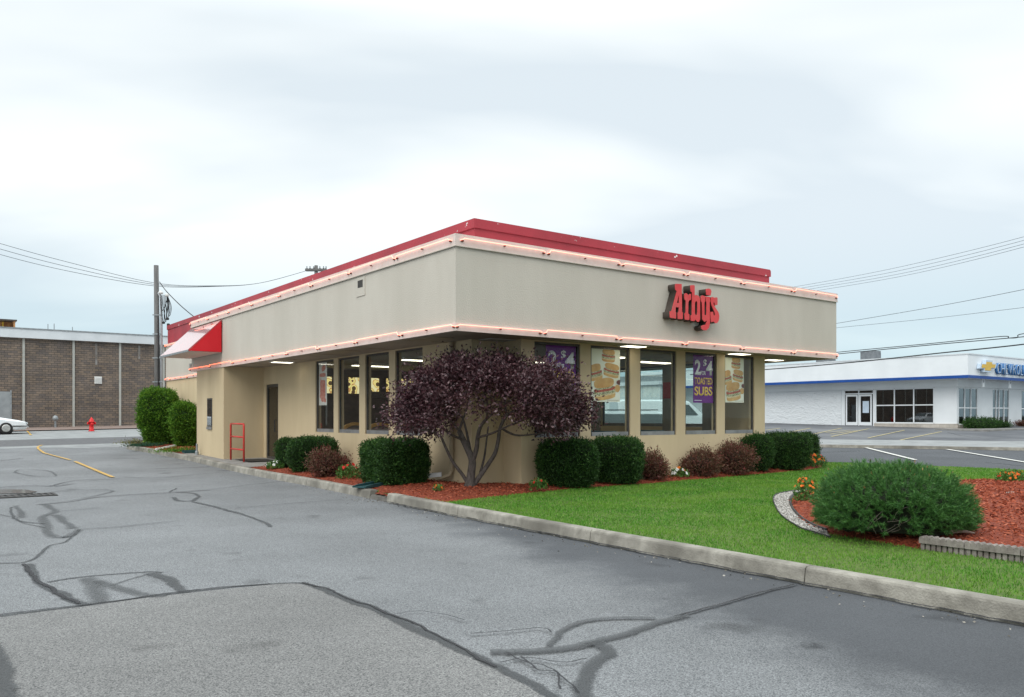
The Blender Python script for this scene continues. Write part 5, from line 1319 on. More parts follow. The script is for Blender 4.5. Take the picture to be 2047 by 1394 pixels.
# ---- the plum tree
def plum():
    rg = np.random.default_rng(21); rr = random.Random(4)
    base = Vector(gp(937, 972, 0.20)); Yb = base.y
    t = thing('plum_tree', 'purple-leaved multi-stemmed plum tree with umbrella crown at the building corner', 'tree', base)
    def q(u, v, dy=0.0):
        Y = Yb + dy; p = Vector(at(u, v, Y)); return p - base
    stems = [([(939, 975, 0), (942, 945, 0), (944, 922, 0), (938, 905, .03), (926, 880, .06), (918, 862, .1)], .085, .05),
             ([(944, 925, 0), (952, 900, -.05), (955, 875, -.08), (960, 855, -.1), (972, 838, -.15)], .05, .03),
             ([(936, 968, .02), (925, 950, 0), (908, 928, -.05), (898, 910, -.1), (888, 888, -.15), (880, 872, -.2), (862, 862, -.3)], .036, .02),
             ([(948, 968, .02), (962, 948, .05), (978, 925, .1), (990, 905, .12), (996, 880, .15), (1000, 855, .2), (1012, 830, .25)], .05, .03),
             ([(960, 945, .1), (968, 915, .25), (972, 885, .3), (976, 855, .35)], .025, .015),
             ([(944, 918, .05), (938, 890, .25), (932, 860, .3), (925, 835, .35)], .032, .018)]
    nodes = []      # (pos, radius, dirlevel)
    mb = MB()
    for pts, r0, r1 in stems:
        P = smooth_path([q(*p) for p in pts], 4); n = len(P)
        rs = [r0 + (r1 - r0) * i / (n - 1) for i in range(n)]
        if r0 > .08: rs[0] *= 1.5; rs[1] *= 1.3; rs[2] *= 1.1
        mb.tube(P, rs, 9)
        nodes += [(P[i], rs[i]) for i in range(n // 2, n)]
    second = [((918, 862, .1), [(905, 845, .0), (880, 820, -.2), (850, 795, -.4)]), ((918, 862, .1), [(925, 840, .2), (935, 810, .3), (940, 770, .4)]), ((972, 838, -.15), [(1000, 815, -.3), (1040, 790, -.5), (1080, 775, -.6)]),
              ((972, 838, -.15), [(975, 810, -.3), (965, 775, -.5), (960, 740, -.4)]), ((862, 862, -.3), [(840, 860, -.4), (815, 850, -.5), (795, 835, -.5)]), ((1012, 830, .25), [(1045, 815, .4), (1085, 810, .5), (1130, 800, .5)]),
              ((926, 880, .06), [(900, 868, -.2), (870, 845, -.5), (830, 815, -.7)]), ((955, 875, -.08), [(985, 866, -.4), (1020, 850, -.7), (1060, 835, -.9)]), ((1000, 855, .2), [(1030, 870, .2), (1070, 868, .1), (1110, 862, .1)]), ((1012, 830, .25), [(1010, 790, .5), (1020, 750, .6)]), ((925, 835, .35), [(890, 805, .7), (850, 790, .9)])]
    for a_, pts in second:
        P = smooth_path([q(*a_)] + [q(*p) for p in pts], 5); n = len(P)
        rs = [0.026 - 0.016 * i / (n - 1) for i in range(n)]
        mb.tube(P, rs, 7); nodes += [(P[i], rs[i]) for i in range(2, n)]
    # crown: points filling an umbrella-shaped shell
    C0 = q(976, 815, 0.05); RX, RY, RZ = 1.76, 1.6, 1.0
    tg = []
    while len(tg) < 300:
        u = unit(rg.normal(0, 1, 3)); r = rg.uniform(0.45, 1.0) ** 0.5
        x, y, z = u * r
        if z < -0.62: continue
        hor = math.hypot(x, y)
        low = -0.12 - 0.5 * max(0, (hor - 0.45) / 0.55) if y > -0.2 or abs(x) > .55 else -0.10 - 0.45 * max(0, (abs(x) - .1))
        if z < low: continue
        if hor < 0.36 and z < 0.0: continue
        lump_ = 1 + 0.24 * mnoise.noise(Vector((u[0] * 3.0, u[1] * 3.0, u[2] * 3.0 + 8)))
        tg.append(C0 + Vector((x * RX, y * RY, z * RZ)) * lump_)
    tg.sort(key=lambda p: min((p - nd[0]).length for nd in nodes))
    ends = []
    for p in tg:
        nd = min(nodes, key=lambda n_: (p - n_[0]).length + max(0, n_[0].z - p.z) * 0.6)
        d = p - nd[0]; L_ = d.length
        side = Vector((rr.uniform(-1, 1), rr.uniform(-1, 1), rr.uniform(-.3, 1))) * L_ * 0.10
        P = smooth_path([nd[0], nd[0] + d * .35 + side, nd[0] + d * .72 + side * .6, p], 3); n = len(P)
        r0 = min(nd[1] * 0.75, 0.004 + 0.010 * L_); rs = [r0 + (0.0028 - r0) * i / (n - 1) for i in range(n)]
        mb.tube(P, rs, 5, False)
        nodes += [(P[i], rs[i]) for i in range(n // 3, n)]
        ends.append((p, P))
    mb.build('trunk', M['bark'], t, True)
    LP, LN = [], []
    for p, P in ends:
        pa = np.array(p[:])
        dn = unit(((pa - np.array(C0[:])) / np.array([RX, RY, RZ]))[None])[0]
        k = int(rg.integers(70, 190)); off = rg.normal(0, 1, (k, 3)) * np.array([.15, .15, .11])
        LP.append(pa + off); LN.append(np.tile(dn, (k, 1)) * 0.7 + off * 2.2 + np.array([0, 0, 0.15]))
        for i in range(len(P) // 2, len(P)):
            LP.append(np.array(P[i][:]) + rg.normal(0, .05, (7, 3))); LN.append(np.tile(dn, (7, 1)))
    LP, LN = np.concatenate(LP), np.concatenate(LN)
    V = leafquads(LP, unit(LN), 0.066, 0.034, 0.75, rg, fold=0.12)
    fastmesh('crown', V, 4, M['plum'], t)
plum()

# ---- flowers
def flowers(name, label, u, v, off, w, h, n, pm, nf, fs, up=0.4, pm2=None, seed=0, xyz=None):
    rg = np.random.default_rng(seed + 300)
    b_ = xyz or gp(u, v, off)
    t = thing(name, label, 'flowers', b_)
    th_ = rg.uniform(0, 6.283, n); r = np.sqrt(rg.uniform(0, 1, n)); ph = rg.uniform(0, 1, n)
    P = np.stack([np.cos(th_) * r * w / 2, np.sin(th_) * r * w / 2 * .8, ph * h * np.sqrt(np.clip(1 - r * r * .8, 0, 1))], 1)
    N = unit(P * np.array([1, 1, .5]) + np.array([0, 0, .25]))
    fastmesh('leaves', leafquads(P, N, 0.055, 0.026, 0.6, rg, .1), 4, M['fleaf'], t)
    mb_ = MB()
    for i in range(7): a_ = rg.uniform(0, 6.28); mb_.tube([(0, 0, 0), (math.cos(a_) * w * .2, math.sin(a_) * w * .2, h * .6)], 0.004, 4)
    mb_.build('stems', M['cover'], t)
    for k in range(nf):
        a_, rr_ = rg.uniform(0, 6.283), math.sqrt(rg.uniform(0, 1)); hz = h * math.sqrt(max(0.1, 1 - rr_ * rr_ * .8)) * rg.uniform(.75, 1.12)
        c_ = np.array([math.cos(a_) * rr_ * w / 2 * 1.03, math.sin(a_) * rr_ * w / 2 * .85, hz]); nn = unit((np.array([c_[0] * 1.2, c_[1] - .15 * h, h * .5]))[None])[0]
        pn = 9; tx = unit(np.cross(nn, [0.3, .2, 1.0])[None])[0]; ty = np.cross(nn, tx)
        Vp = []
        for j in range(pn):
            b1 = 2 * math.pi * j / pn; d1 = tx * math.cos(b1) + ty * math.sin(b1); s1 = tx * -math.sin(b1) + ty * math.cos(b1)
            L_ = fs * rg.uniform(.8, 1.2)
            Vp += [c_, c_ + d1 * L_ * .6 + s1 * L_ * .33 + nn * .01, c_ + d1 * L_ + nn * .003, c_ + d1 * L_ * .6 - s1 * L_ * .33 + nn * .01]
        fastmesh('flower_head', np.array(Vp), 4, M[pm2] if (pm2 and k % 4 == 0) else M[pm], t)
flowers('flower_plant', 'white flowering plant at the edge of the walk by the side door', 550, 938, .16, .45, .22, 420, 'pet_white', 16, .036, seed=1)
flowers('flower_plant', 'red flowering plant between the barberry and box-clipped yew', 697, 957, .18, .52, .32, 520, 'pet_red', 20, .036, seed=2)
flowers('flower_plant', 'tiny orange and white flower on the mulch left of the plum trunk', 876, 983, .18, .18, .13, 90, 'pet_orange', 7, .024, pm2='pet_white', seed=3)
flowers('flower_plant', 'small red flowering plant between the plum trunk and rounded yew', 1077, 978, .18, .32, .19, 260, 'pet_red', 9, .030, seed=4)
flowers('flower_plant', 'white flowering plant between two barberries under the front windows', 1358, 954, .17, .42, .20, 330, 'pet_white', 24, .042, pm2='pet_orange', seed=5)
flowers('flower_plant', 'bushy orange flowering plant at the right end of the front bed', 1626, 933, .15, .68, .34, 1100, 'pet_orange', 60, .032, pm2='pet_red', seed=6)
flowers('flower_plant', 'orange flowering plant peeking from behind the big pine beside the pebbles', 1612, 1003, .16, .36, .40, 560, 'pet_orange', 26, .028, seed=7)
flowers('flower_plant', 'orange flowering plant at the right edge on the island mulch', 2024, 965, .2, .62, .24, 700, 'pet_orange', 36, .026, pm2='pet_red', seed=8)
# ---- ground cover in the rear bed
def cover(name, label, u, v, w, d, h, n, m, seed, edge=False):
    rg = np.random.default_rng(seed + 500); b_ = gp(u, v, .15)
    P = np.stack([rg.normal(0, w / 3.2, n), rg.normal(0, d / 3.2, n), np.abs(rg.normal(0, h / 2, n))], 1); N = np.tile([0, 0, 1.0], (n, 1))
    o = fastmesh(name, leafquads(P, N, .07, .02, .8, rg), 4, m); o.location = b_; o.rotation_euler = (0, 0, TH)
    tag(o, label, 'plant'); o['kind'] = 'stuff'
cover('ground_cover_plant', 'dry tufted plant at the far tip of the rear bed', 272, 888, .9, .4, .16, 700, M['cover'], 1)
cover('ground_cover_plant', 'dark creeping juniper mat near the tip of the rear bed', 292, 893, 1.1, .5, .10, 1200, M['cover_dark'], 2)
cover('ground_cover_plant', 'pale tufted plant below the tall bright green shrub', 325, 888, 1.4, .5, .16, 1100, M['cover'], 3)
cover('ground_cover_plant', 'green tufted plant in front of the shorter bright green shrub', 355, 904, 1.4, .6, .14, 1100, M['green_shrub'], 4)
a_, b_ = Vector(gp(312, 899, .17)), Vector(gp(362, 889, .20))
tag(MB().tube([a_, b_], 0.05, 6).build('drain_extension', M['white_metal']), 'white downspout extension lying in the rear bed', 'downspout')
c = W(0.02, 16.15, terrf(27) + .15)
t = thing('splash_block', 'green splash trough at the foot of the drive-through bay', 'splash block', (c[0], c[1], c[2]), TH)
MB().box(-0.3, 0.3, -0.15, 0.15, 0, 0.03).build('floor', M['green_plastic'], t)
for y in (-0.15, 0.11): MB().box(-0.3, 0.3, y, y + .04, 0.03, 0.09).build('side', M['green_plastic'], t)
# ---- odds and ends on the island mulch
def rock(label, u, v, sx, sy, sz, m, name='stone'):
    g_ = gp(u, v, .24); mb = MB(); prof = []
    for j in range(6):
        ph = -math.pi / 2 + math.pi * j / 5
        for i in range(10):
            th_ = 2 * math.pi * i / 10; r_ = 1 + random.uniform(-.12, .12)
            mb.v.append((math.cos(ph) * math.cos(th_) * sx * r_, math.cos(ph) * math.sin(th_) * sy * r_, math.sin(ph) * sz * r_))
    mb.f = [(j * 10 + i, j * 10 + (i + 1) % 10, (j + 1) * 10 + (i + 1) % 10, (j + 1) * 10 + i) for j in range(5) for i in range(10)]; mb.m = [0] * len(mb.f)
    o = mb.build(name, m); o.location = g_; tag(o, label, name)
rock('flat pale stone lying on the island mulch', 2021, 986, .10, .06, .025, M['stone'])
g_ = gp(1915, 1070, .22)
tag(MB().tube(smooth_path([(g_[0] - .18, g_[1], g_[2] + .02), (g_[0], g_[1] - .02, g_[2] + .05), (g_[0] + .15, g_[1] - .05, g_[2] + .03)], 4), [.012, .018, .022, .024, .022, .018, .014, .010, .006], 6).build('driftwood_stick', M['driftwood']), 'bleached stick lying on the mulch beside the edging blocks', 'stick')

# ================================================================== UTILITY POLES AND WIRES
pb = W(0.62, 24.75); pb = (pb[0] + 0.33, pb[1], 0); zb = terrf(pb[1])
pole = thing('utility_pole', 'weathered wooden utility pole with conduit behind the green shrubs', 'utility pole', (pb[0], pb[1], zb))
top = 7.85 - zb
MB().tube([(0, 0, -0.1), (-0.02, 0, top * .5), (-0.06, 0, top)], [.125, .11, .095], 12).build('shaft', M['pole'], pole, True)
cd = MB().tube([(.20, -.06, 0), (.18, -.06, top - 2.0), (.15, -.04, top - 1.35), (.06, -.04, top - 1.15)], .055, 8).build('conduit', M['conduit'], pole, True)
for z in (1.2, 2.6, 3.6, 4.6, 5.4): bx('clamp', M['galv'], cd, -.16, .27, -.13, -.12, z, z + .05)
MB().tube([(.10, -.16, 0), (.09, -.16, top - 2.2)], .02, 6).build('cable', M['wire'], pole)
MB().lathe([(.02, 0), (.09, .02), (.10, .08), (.05, .14)], 10, (.16, -.06, top - 1.22)).build('weatherhead', M['white_metal'], pole, True)
MB().lathe([(.02, 0), (.07, .02), (.08, .10), (.03, .14)], 10, (.42, -.06, top - 1.33)).build('weatherhead', M['white_metal'], pole, True)
rr = random.Random(2)
for i in range(7):
    x0 = .16 + .05 * i; d = rr.uniform(.6, 1.2)
    MB().tube(smooth_path([(x0, -.08, top - 1.25), (x0 + .05, -.14, top - 1.3 - d * .5), (x0 + .08 + rr.uniform(-.05, .1), -.14, top - 1.3 - d), (x0 + .16, -.1, top - 1.3 - d * .55), (.45, -.06, top - 1.3)], 5), .013, 5).build('cable_loop', M['wire'], pole)
for x, z in ((.30, top - 2.42), (.50, top - 2.5), (.47, top - 2.26)): MB().lathe([(.03, -.05), (.065, -.03), (.065, .03), (.03, .05)], 8, (x, -.12, z)).build('insulator', M['black'], pole)
# far crossarm pole behind the roof
fp = at(632, 833, 66); zb = terrf(66)
fpole = thing('utility_pole', 'far pole with double crossarm showing above the red parapet', 'utility pole', (fp[0], fp[1], zb)); ht = EYE + (CY - 531) / F * 66 - zb
MB().tube([(0, 0, 0), (0, 0, ht)], [.17, .14], 10).build('shaft', M['pole'], fpole, True)
for y in (-.16, .16): MB().box(-.85, .85, y - .05, y + .05, ht - .45, ht - .28).build('crossarm', M['pole'], fpole)
for x in (-.75, -.5, -.2, .3, .6, .8): MB().lathe([(.03, 0), (.07, .05), (.04, .12), (.06, .17), (.02, .22)], 7, (x, 0, ht - .27)).build('insulator', M['galv'], fpole)
def wire(label, pts, r, m='wire'):
    P = smooth_path([at(*p) for p in pts], 8)
    tag(MB().tube(P, r, 5).build('overhead_wire', M[m]), label, 'wire')
for i, (v0, v1, v2) in enumerate(((487, 528, 566), (498, 537, 569), (509, 545, 572))):
    wire(('top', 'middle', 'lowest')[i] + ' of three long wires sagging from the left edge to the far crossarm pole',
         [(-420, v0 - 135 - i * 3, 52), (-200, v0 - 62, 54), (0, v0, 56), (150, v1, 58), (310, v2, 60), (430, 573 - (2 - i) * .7, 62), (520, 566, 64), (618, 540, 66)], .018, 'wire_grey')
wire('dark service cable from the utility pole down to the red parapet', [(319, 564, 34.3), (333, 583, 33.4), (362, 612, 32.2), (392, 637, 31.0)], .018)
RW = [((1587, 574), (1780, 538), (2047, 473.6)), ((1600, 576.6), (1790, 543), (2047, 480.8)), ((1611, 579.4), (1800, 547.5), (2047, 488)), ((1629, 582), (1810, 551), (2047, 494))]
for i, (a_, b_, c_) in enumerate(RW):
    wire(('highest', 'second', 'third', 'fourth')[i] + ' of the four fine wires rising to the upper right edge', [(a_[0] - 130, a_[1] + 21, 74), (a_[0], a_[1], 70), (b_[0], b_[1], 60), (c_[0], c_[1], 47), (c_[0] + 300, c_[1] - 92, 38)], .013, 'wire_grey')
wire('single wire rising beside the fascia end, upper of the middle pair', [(1560, 664, 62), (1674, 646.5, 58), (1860, 615, 52), (2047, 579, 45), (2350, 515, 38)], .014)
wire('single wire rising beside the fascia end, lower of the middle pair', [(1560, 668, 62), (1674, 655.5, 58), (1860, 637, 52), (2047, 615, 45), (2350, 580, 38)], .012, 'wire_grey')
wire('thick cable above the white showroom roof, upper of two strands', [(1560, 717, 50), (1679, 704, 46), (1860, 687, 42), (2000, 673, 39), (2016, 676, 38.8), (2034, 675, 38.4), (2042, 668, 38.2), (2120, 660, 37)], .020)
wire('thick cable above the white showroom roof, lower of two strands', [(1540, 722, 50), (1679, 707.5, 46), (1860, 690, 42), (2047, 673.5, 38), (2300, 650, 34)], .022)
wire('heavy black cable crossing in front of the white showroom fascia', [(1380, 749, 52), (1531, 739, 48), (1700, 725, 44), (1880, 706, 40), (2047, 688.5, 36), (2300, 655, 32)], .030)

# ================================================================== BRICK BUILDING ACROSS THE SIDE STREET
BQ = 47.5
bb = thing('brick_building', 'long low brown brick building with white sheet fascia across the side street', 'building', W(0, BQ, 0), TH)
bz = 0.80
bx('wall', M['brick'], bb, -45, 9, 0, 14, bz - .6, 6.42)
bx('fascia', M['white_fascia'], bb, -45.15, 9.15, -0.22, 14.15, 6.42, 6.98)
bx('fascia_cap', M['galv'], bb, -45.2, 9.2, -0.26, 14.2, 6.98, 7.05)
bx('roof_slab', M['white_fascia'], bb, -44, 8, 3, 13, 7.05, 7.2)
for p in (-1.70, 1.09, 3.85, 6.6, -4.5, -7.3, -10.1, -13, -16, -19, -22):
    bx('wall_strip', M['pale_strip'], bb, p - .065, p + .065, -.06, 0, bz, 6.42)
dd = bx('door', M['grey_door'], bb, -3.6, -2.42, -.04, 0, bz + .05, 3.05); bx('frame', M['galv'], dd, -2.42, -2.34, -.05, 0, bz + .05, 3.13)
lv = bx('louver', M['white_metal'], bb, 2.31, 2.75, -.05, 0, 3.65, 4.13)
for i in range(5): bx('louver_blade', M['white_metal'], lv, 2.33, 2.73, -.09, -.051, 3.68 + i * .09, 3.73 + i * .09)
for p, z0, z1 in ((2.42, 4.9, 6.3), (5.05, 5.4, 6.3)): bx('leak_stain', M['stain'], bb, p - .06, p + .06, -.004, -.001, z0, z1)
for x, z in ((-26.8, .55), (-.3, .4), (.05, .45), (1.1, .3)): MB().tube([(x, .5, 7.05), (x, .5, 7.05 + z)], .025, 5).build('vent_pipe', M['galv'], bb)
t = thing('rooftop_box', 'rusty open-sided box on the brick building roof at the left edge', 'rooftop unit', W(-2.6, BQ + 6, 7.2), TH)
bx('back', M['rust_orange'], t, -2.5, 1.0, 1.0, 1.1, 0, .85); bx('lid', M['brown_sign'], t, -2.6, 1.1, -.1, 1.2, .85, .95); bx('side', M['rust_orange'], t, .9, 1.0, 0, 1.0, 0, .85)
for x in (-1.6, -.6, .3): bx('rib', M['gold'], t, x, x + .1, .93, 1.0, 0, .85)
# standpipe by the wall, hydrant on the kerb
c = W(-.1, 46.3); t = thing('meter_post', 'small grey meter post standing before the brick wall', 'meter', (c[0], c[1], terrf(c[1]) + .06), TH)
MB().tube([(0, 0, 0), (0, 0, .42)], .06, 8).build('post', M['galv'], t); MB().lathe([(.05, .40), (.15, .46), (.17, .58), (.13, .70), (.04, .76)], 12).build('head', M['galv'], t, True)
c = gp(183, 862, .02); hy = thing('fire_hydrant', 'red fire hydrant at the road edge before the brick wall', 'hydrant', (c[0], c[1], c[2] - .02), TH)
MB().lathe([(.17, 0), (.17, .05), (.12, .06), (.115, .52), (.16, .53), (.16, .57), (.13, .60), (.11, .68), (.06, .75), (.035, .76), (.035, .81), (.0, .82)], 14).build('barrel', M['hyd'], hy, True)
for s in (-1, 1): MB().lathe([(.06, 0), (.06, .08), (.075, .085), (.075, .12), (.03, .13)] if s > 0 else [(.03, -.13), (.075, -.12), (.075, -.085), (.06, -.08), (.06, 0)], 10, (s * .10, 0, .46), 'x').build('nozzle', M['hyd'], hy, True)
MB().lathe([(.03, -.16), (.085, -.15), (.085, -.11), (.07, -.1), (.07, 0)], 10, (0, -.08, .42), 'y').build('nozzle', M['hyd'], hy, True)

# ================================================================== CARS
def car(name, label, cat, loc, rz, st, glass_spec, wheels, paint='car_white', extras=None, zs=1.0):
    """st: stations (x, z_sill, z_belt, z_top, half_sill, half_belt, half_top)"""
    t = thing(name, label, cat, loc, rz)
    mb = MB(); k = 10
    for x, zs0, zb_, zt, hs, hb, htp in st:
        sec = [(hs * .92, zs0), (hs, zs0 + .08), (hb, zs0 + (zb_ - zs0) * .55), (hb * .985, zb_), (htp, max(zt - .07, zb_)), (htp * .82, zt)]
        ring = [(x, -y, z) for y, z in sec] + [(x, y, z) for y, z in sec[::-1]]
        mb.v += ring
    k = 12; n = len(st)
    for i in range(n - 1):
        for j in range(k): mb.f.append([i * k + j, i * k + (j + 1) % k, (i + 1) * k + (j + 1) % k, (i + 1) * k + j]); mb.m.append(0)
    mb.f += [list(range(k))[::-1], list(range((n - 1) * k, n * k))]; mb.m += [0, 0]
    body = mb.build('body', M[paint], t, False)
    md = body.modifiers.new('bevel', 'BEVEL'); md.width = .03; md.segments = 2; md.limit_method = 'ANGLE'; md.angle_limit = R(20)
    for name_, pts in glass_spec:
        MB().add(pts, [list(range(len(pts)))]).build(name_, M['car_glass'], t)
    for x, y, r in wheels:
        s = 1 if y > 0 else -1
        w = MB().lathe([(r * .62, -.10), (r * .95, -.10), (r, -.06), (r, .06), (r * .95, .10), (r * .62, .10)], 24, (x, y, r), 'y').build('wheel', M['tyre'], t, True)
        MB().lathe([(r * .60, s * .09), (r * .64, s * .108), (r * .5, s * .118), (r * .3, s * .106), (r * .12, s * .122), (.01, s * .122)] if True else [], 20, (x, y, r), 'y').build('rim', M['rim'], w, True)
        MB().lathe([(r * 1.16, -.02), (r * 1.16, .02)], 24, (x, y - s * .06, r), 'y').build('wheel_arch', M['black'], t)
    if extras: extras(t)
    t.scale = (1, 1, zs)
    return t
# parked sedan at the left edge, nose to the right
cl = W(-3.38, 39.42); zc = terrf(cl[1])
sed = [(.98, .34, .58, .60, .62, .66, .60), (.90, .24, .62, .66, .80, .82, .72), (.55, .22, .68, .74, .86, .88, .80), (.0, .2, .74, .84, .87, .89, .82), (-.45, .2, .80, .92, .87, .89, .80), (-.62, .2, .84, .94, .87, .89, .80), (-1.35, .2, .90, 1.36, .87, .89, .60), (-1.7, .2, .90, 1.40, .87, .89, .60), (-2.6, .2, .90, 1.39, .87, .89, .60), (-3.25, .2, .90, .98, .87, .89, .76), (-3.9, .26, .86, .92, .84, .86, .76), (-4.05, .4, .7, .75, .78, .80, .7)]
def sed_x(t):
    MB().box(.90, 1.03, -.80, .80, .36, .46).build('bumper', M['car_white'], t); MB().box(.985, 1.05, -.81, .81, .415, .455).build('bumper_trim', M['black'], t)
    MB().box(.30, .985, -.905, -.885, .40, .45).build('side_trim', M['black'], t)
    for y in (-.58, .58): MB().box(.935, 1.0, y - .19, y + .19, .53, .63).build('headlight', M['headlamp'], t)
    MB().box(.94, .995, -.32, .32, .50, .60).build('grille', M['black'], t)
car('parked_car', 'white sedan with black bumper trim parked at the left edge by the brick building', 'car', (cl[0], cl[1], zc), TH, sed,
    [('windshield', [(-.66, -.74, .965), (-.66, .74, .965), (-1.34, .56, 1.355), (-1.34, -.56, 1.355)]), ('side_window', [(-.85, -.87, .95), (-1.40, -.66, 1.30), (-2.55, -.66, 1.30), (-3.0, -.87, .95)])],
    [(0, -.80, .315), (0, .80, .315), (-2.75, -.80, .315), (-2.75, .80, .315)], extras=sed_x)
# vehicles in the car park behind the restaurant, seen through the dining room
van_st = [(1.0, .45, .9, .95, .85, .88, .8), (.9, .3, 1.0, 1.08, .95, .97, .86), (.35, .3, 1.1, 1.18, .97, .99, .9), (-.45, .3, 1.15, 1.98, .97, .99, .80), (-.8, .3, 1.15, 2.08, .97, .99, .82), (-3.9, .3, 1.15, 2.08, .97, .99, .82), (-4.1, .4, 1.15, 1.98, .95, .97, .8)]
suv_st = [(1.0, .45, .8, .86, .80, .84, .76), (.9, .3, .9, .98, .90, .92, .82), (-.3, .3, 1.0, 1.08, .92, .94, .84), (-.5, .3, 1.0, 1.12, .92, .94, .84), (-1.15, .3, 1.02, 1.60, .92, .94, .70), (-1.5, .3, 1.02, 1.66, .92, .94, .72), (-3.5, .3, 1.02, 1.66, .92, .94, .72), (-3.95, .35, 1.02, 1.2, .9, .92, .8), (-4.05, .45, .9, .95, .88, .9, .8)]
def put(u, Y): x = (u - CX) / F * Y; return (x, Y, terrf(Y))
car('parked_van', 'white van seen through the clear middle front window', 'van', put(1385, 41), R(8), van_st,
    [('windshield', [(.30, -.82, 1.2), (.30, .82, 1.2), (-.42, .74, 1.92), (-.42, -.74, 1.92)]), ('side_window', [(-.10, -1.0, 1.22), (-.55, -.93, 1.80), (-1.4, -.93, 1.80), (-1.4, -1.0, 1.22)])],
    [(0, -.90, .36), (0, .90, .36), (-3.1, -.90, .36), (-3.1, .90, .36)], zs=.88)
car('parked_suv', 'white car with roof rack seen through the restaurant behind the fourth front window', 'car', put(1385, 31), R(4), suv_st,
    [('windshield', [(-.52, -.80, 1.15), (-.52, .80, 1.15), (-1.12, .67, 1.57), (-1.12, -.67, 1.57)]), ('side_window', [(-.75, -.955, 1.06), (-1.25, -.79, 1.54), (-2.35, -.79, 1.54), (-2.35, -.955, 1.06)]), ('side_window', [(-2.45, -.955, 1.06), (-2.45, -.79, 1.54), (-3.55, -.79, 1.54), (-3.8, -.955, 1.06)])],
    [(0, -.84, .34), (0, .84, .34), (-2.75, -.84, .34), (-2.75, .84, .34)],
    zs=.87, extras=lambda t: [MB().tube([(-1.5, y, 1.72), (-3.4, y, 1.72)], .02, 6).build('roof_rail', M['black'], t) for y in (-.6, .6)])
car('parked_pickup', 'white pickup with cab windows seen through the second front window', 'pickup truck', put(1262, 31.5), R(14), suv_st,
    [('windshield', [(-.52, -.80, 1.15), (-.52, .80, 1.15), (-1.12, .67, 1.57), (-1.12, -.67, 1.57)]), ('side_window', [(-.75, -.955, 1.06), (-1.25, -.79, 1.54), (-1.75, -.79, 1.54), (-1.75, -.955, 1.06)]), ('side_window', [(-2.0, -.955, 1.06), (-2.0, -.79, 1.54), (-2.9, -.79, 1.54), (-2.9, -.955, 1.06)])],
    [(0, -.84, .34), (0, .84, .34), (-2.75, -.84, .34), (-2.75, .84, .34)], zs=.87)
# ribbed metal shed beyond them
sh = thing('metal_shed', 'white ribbed metal shed seen through the restaurant windows', 'shed', WC(-1.0, 24, 0), TH)
bx('wall', M['metal_siding'], sh, 0, 12, 0, 40, .2, 4.15); bx('eave', M['white_fascia'], sh, -.25, 12, -.2, 40.2, 4.15, 4.45)
for i in range(70): bx('rib', M['metal_siding'], sh, -.05, 0, .3 + i * .55, .36 + i * .55, .4, 4.14)
bx('roof', M['galv'], sh, .2, 11.8, 0, 40, 4.45, 5.0)

# ================================================================== CAR SHOWROOM
ch = thing('car_showroom', 'white flat-roofed car showroom with blue stripe and dark glazing', 'showroom', WC(0, 0, 0), TH)
wo = 1.2; base_z = 0.78
cwL = [(6.62, 8.78), (2.6, 6.5)]
wallgrid([1.2, 23.8], [.4, 3.9], [(6.60, 8.80, base_z + .04, 3.34), (2.58, 6.52, 1.06, 3.34)], lambda u, d, z: (wo + d, u, z), .2).build('wall', M['dealer_white'], ch)
wallgrid([wo + .2, 26], [.4, 3.9], [(1.42, 3.98, 1.0, 3.32), (6.1, 8.6, base_z + .04, 3.32), (10.5, 14.0, 1.0, 3.32), (16, 20, 1.0, 3.32)], lambda u, d, z: (u, wo + d, z), .2).build('wall', M['dealer_white'], ch)
bx('stone_panel', M['dealer_stone'], ch, wo - .05, wo - .002, 8.95, 23.8, base_z - .1, 3.30)
bx('brick_base', M['dealer_brick'], ch, wo - .10, wo - .003, 1.1, 6.55, base_z - .2, 1.05); bx('brick_base', M['dealer_brick'], ch, wo - .003, 4.1, wo - .10, wo - .003, base_z - .2, .99)
bx('beam', M['dealer_white'], ch, wo - .12, wo - .002, wo - .1, 23.8, 3.36, 3.86); bx('beam', M['dealer_white'], ch, wo - .002, 26, wo - .12, wo - .002, 3.36, 3.86)
bx('canopy', M['dealer_white'], ch, .06, 25.9, .06, 23.7, 3.87, 3.93)
bx('fascia', M['dealer_white'], ch, 0, .08, 0, 23.8, 4.0, 5.24); bx('fascia', M['dealer_white'], ch, .08, 26, 0, .08, 4.0, 5.24)
bx('blue_stripe', M['blue'], ch, -.03, .06, -.03, 23.8, 3.82, 3.998); bx('blue_stripe', M['blue'], ch, .06, 26, -.03, .06, 3.82, 3.998)
bx('coping', M['white_fascia'], ch, -.03, .12, -.03, 23.85, 5.24, 5.31); bx('coping', M['white_fascia'], ch, .12, 26, -.03, .12, 5.24, 5.31)
bx('roof', M['white_fascia'], ch, .12, 25.9, .12, 23.7, 4.9, 5.0); bx('upper_roof', M['dealer_white'], ch, 2.5, 24, 2.5, 30, 5.0, 5.48)
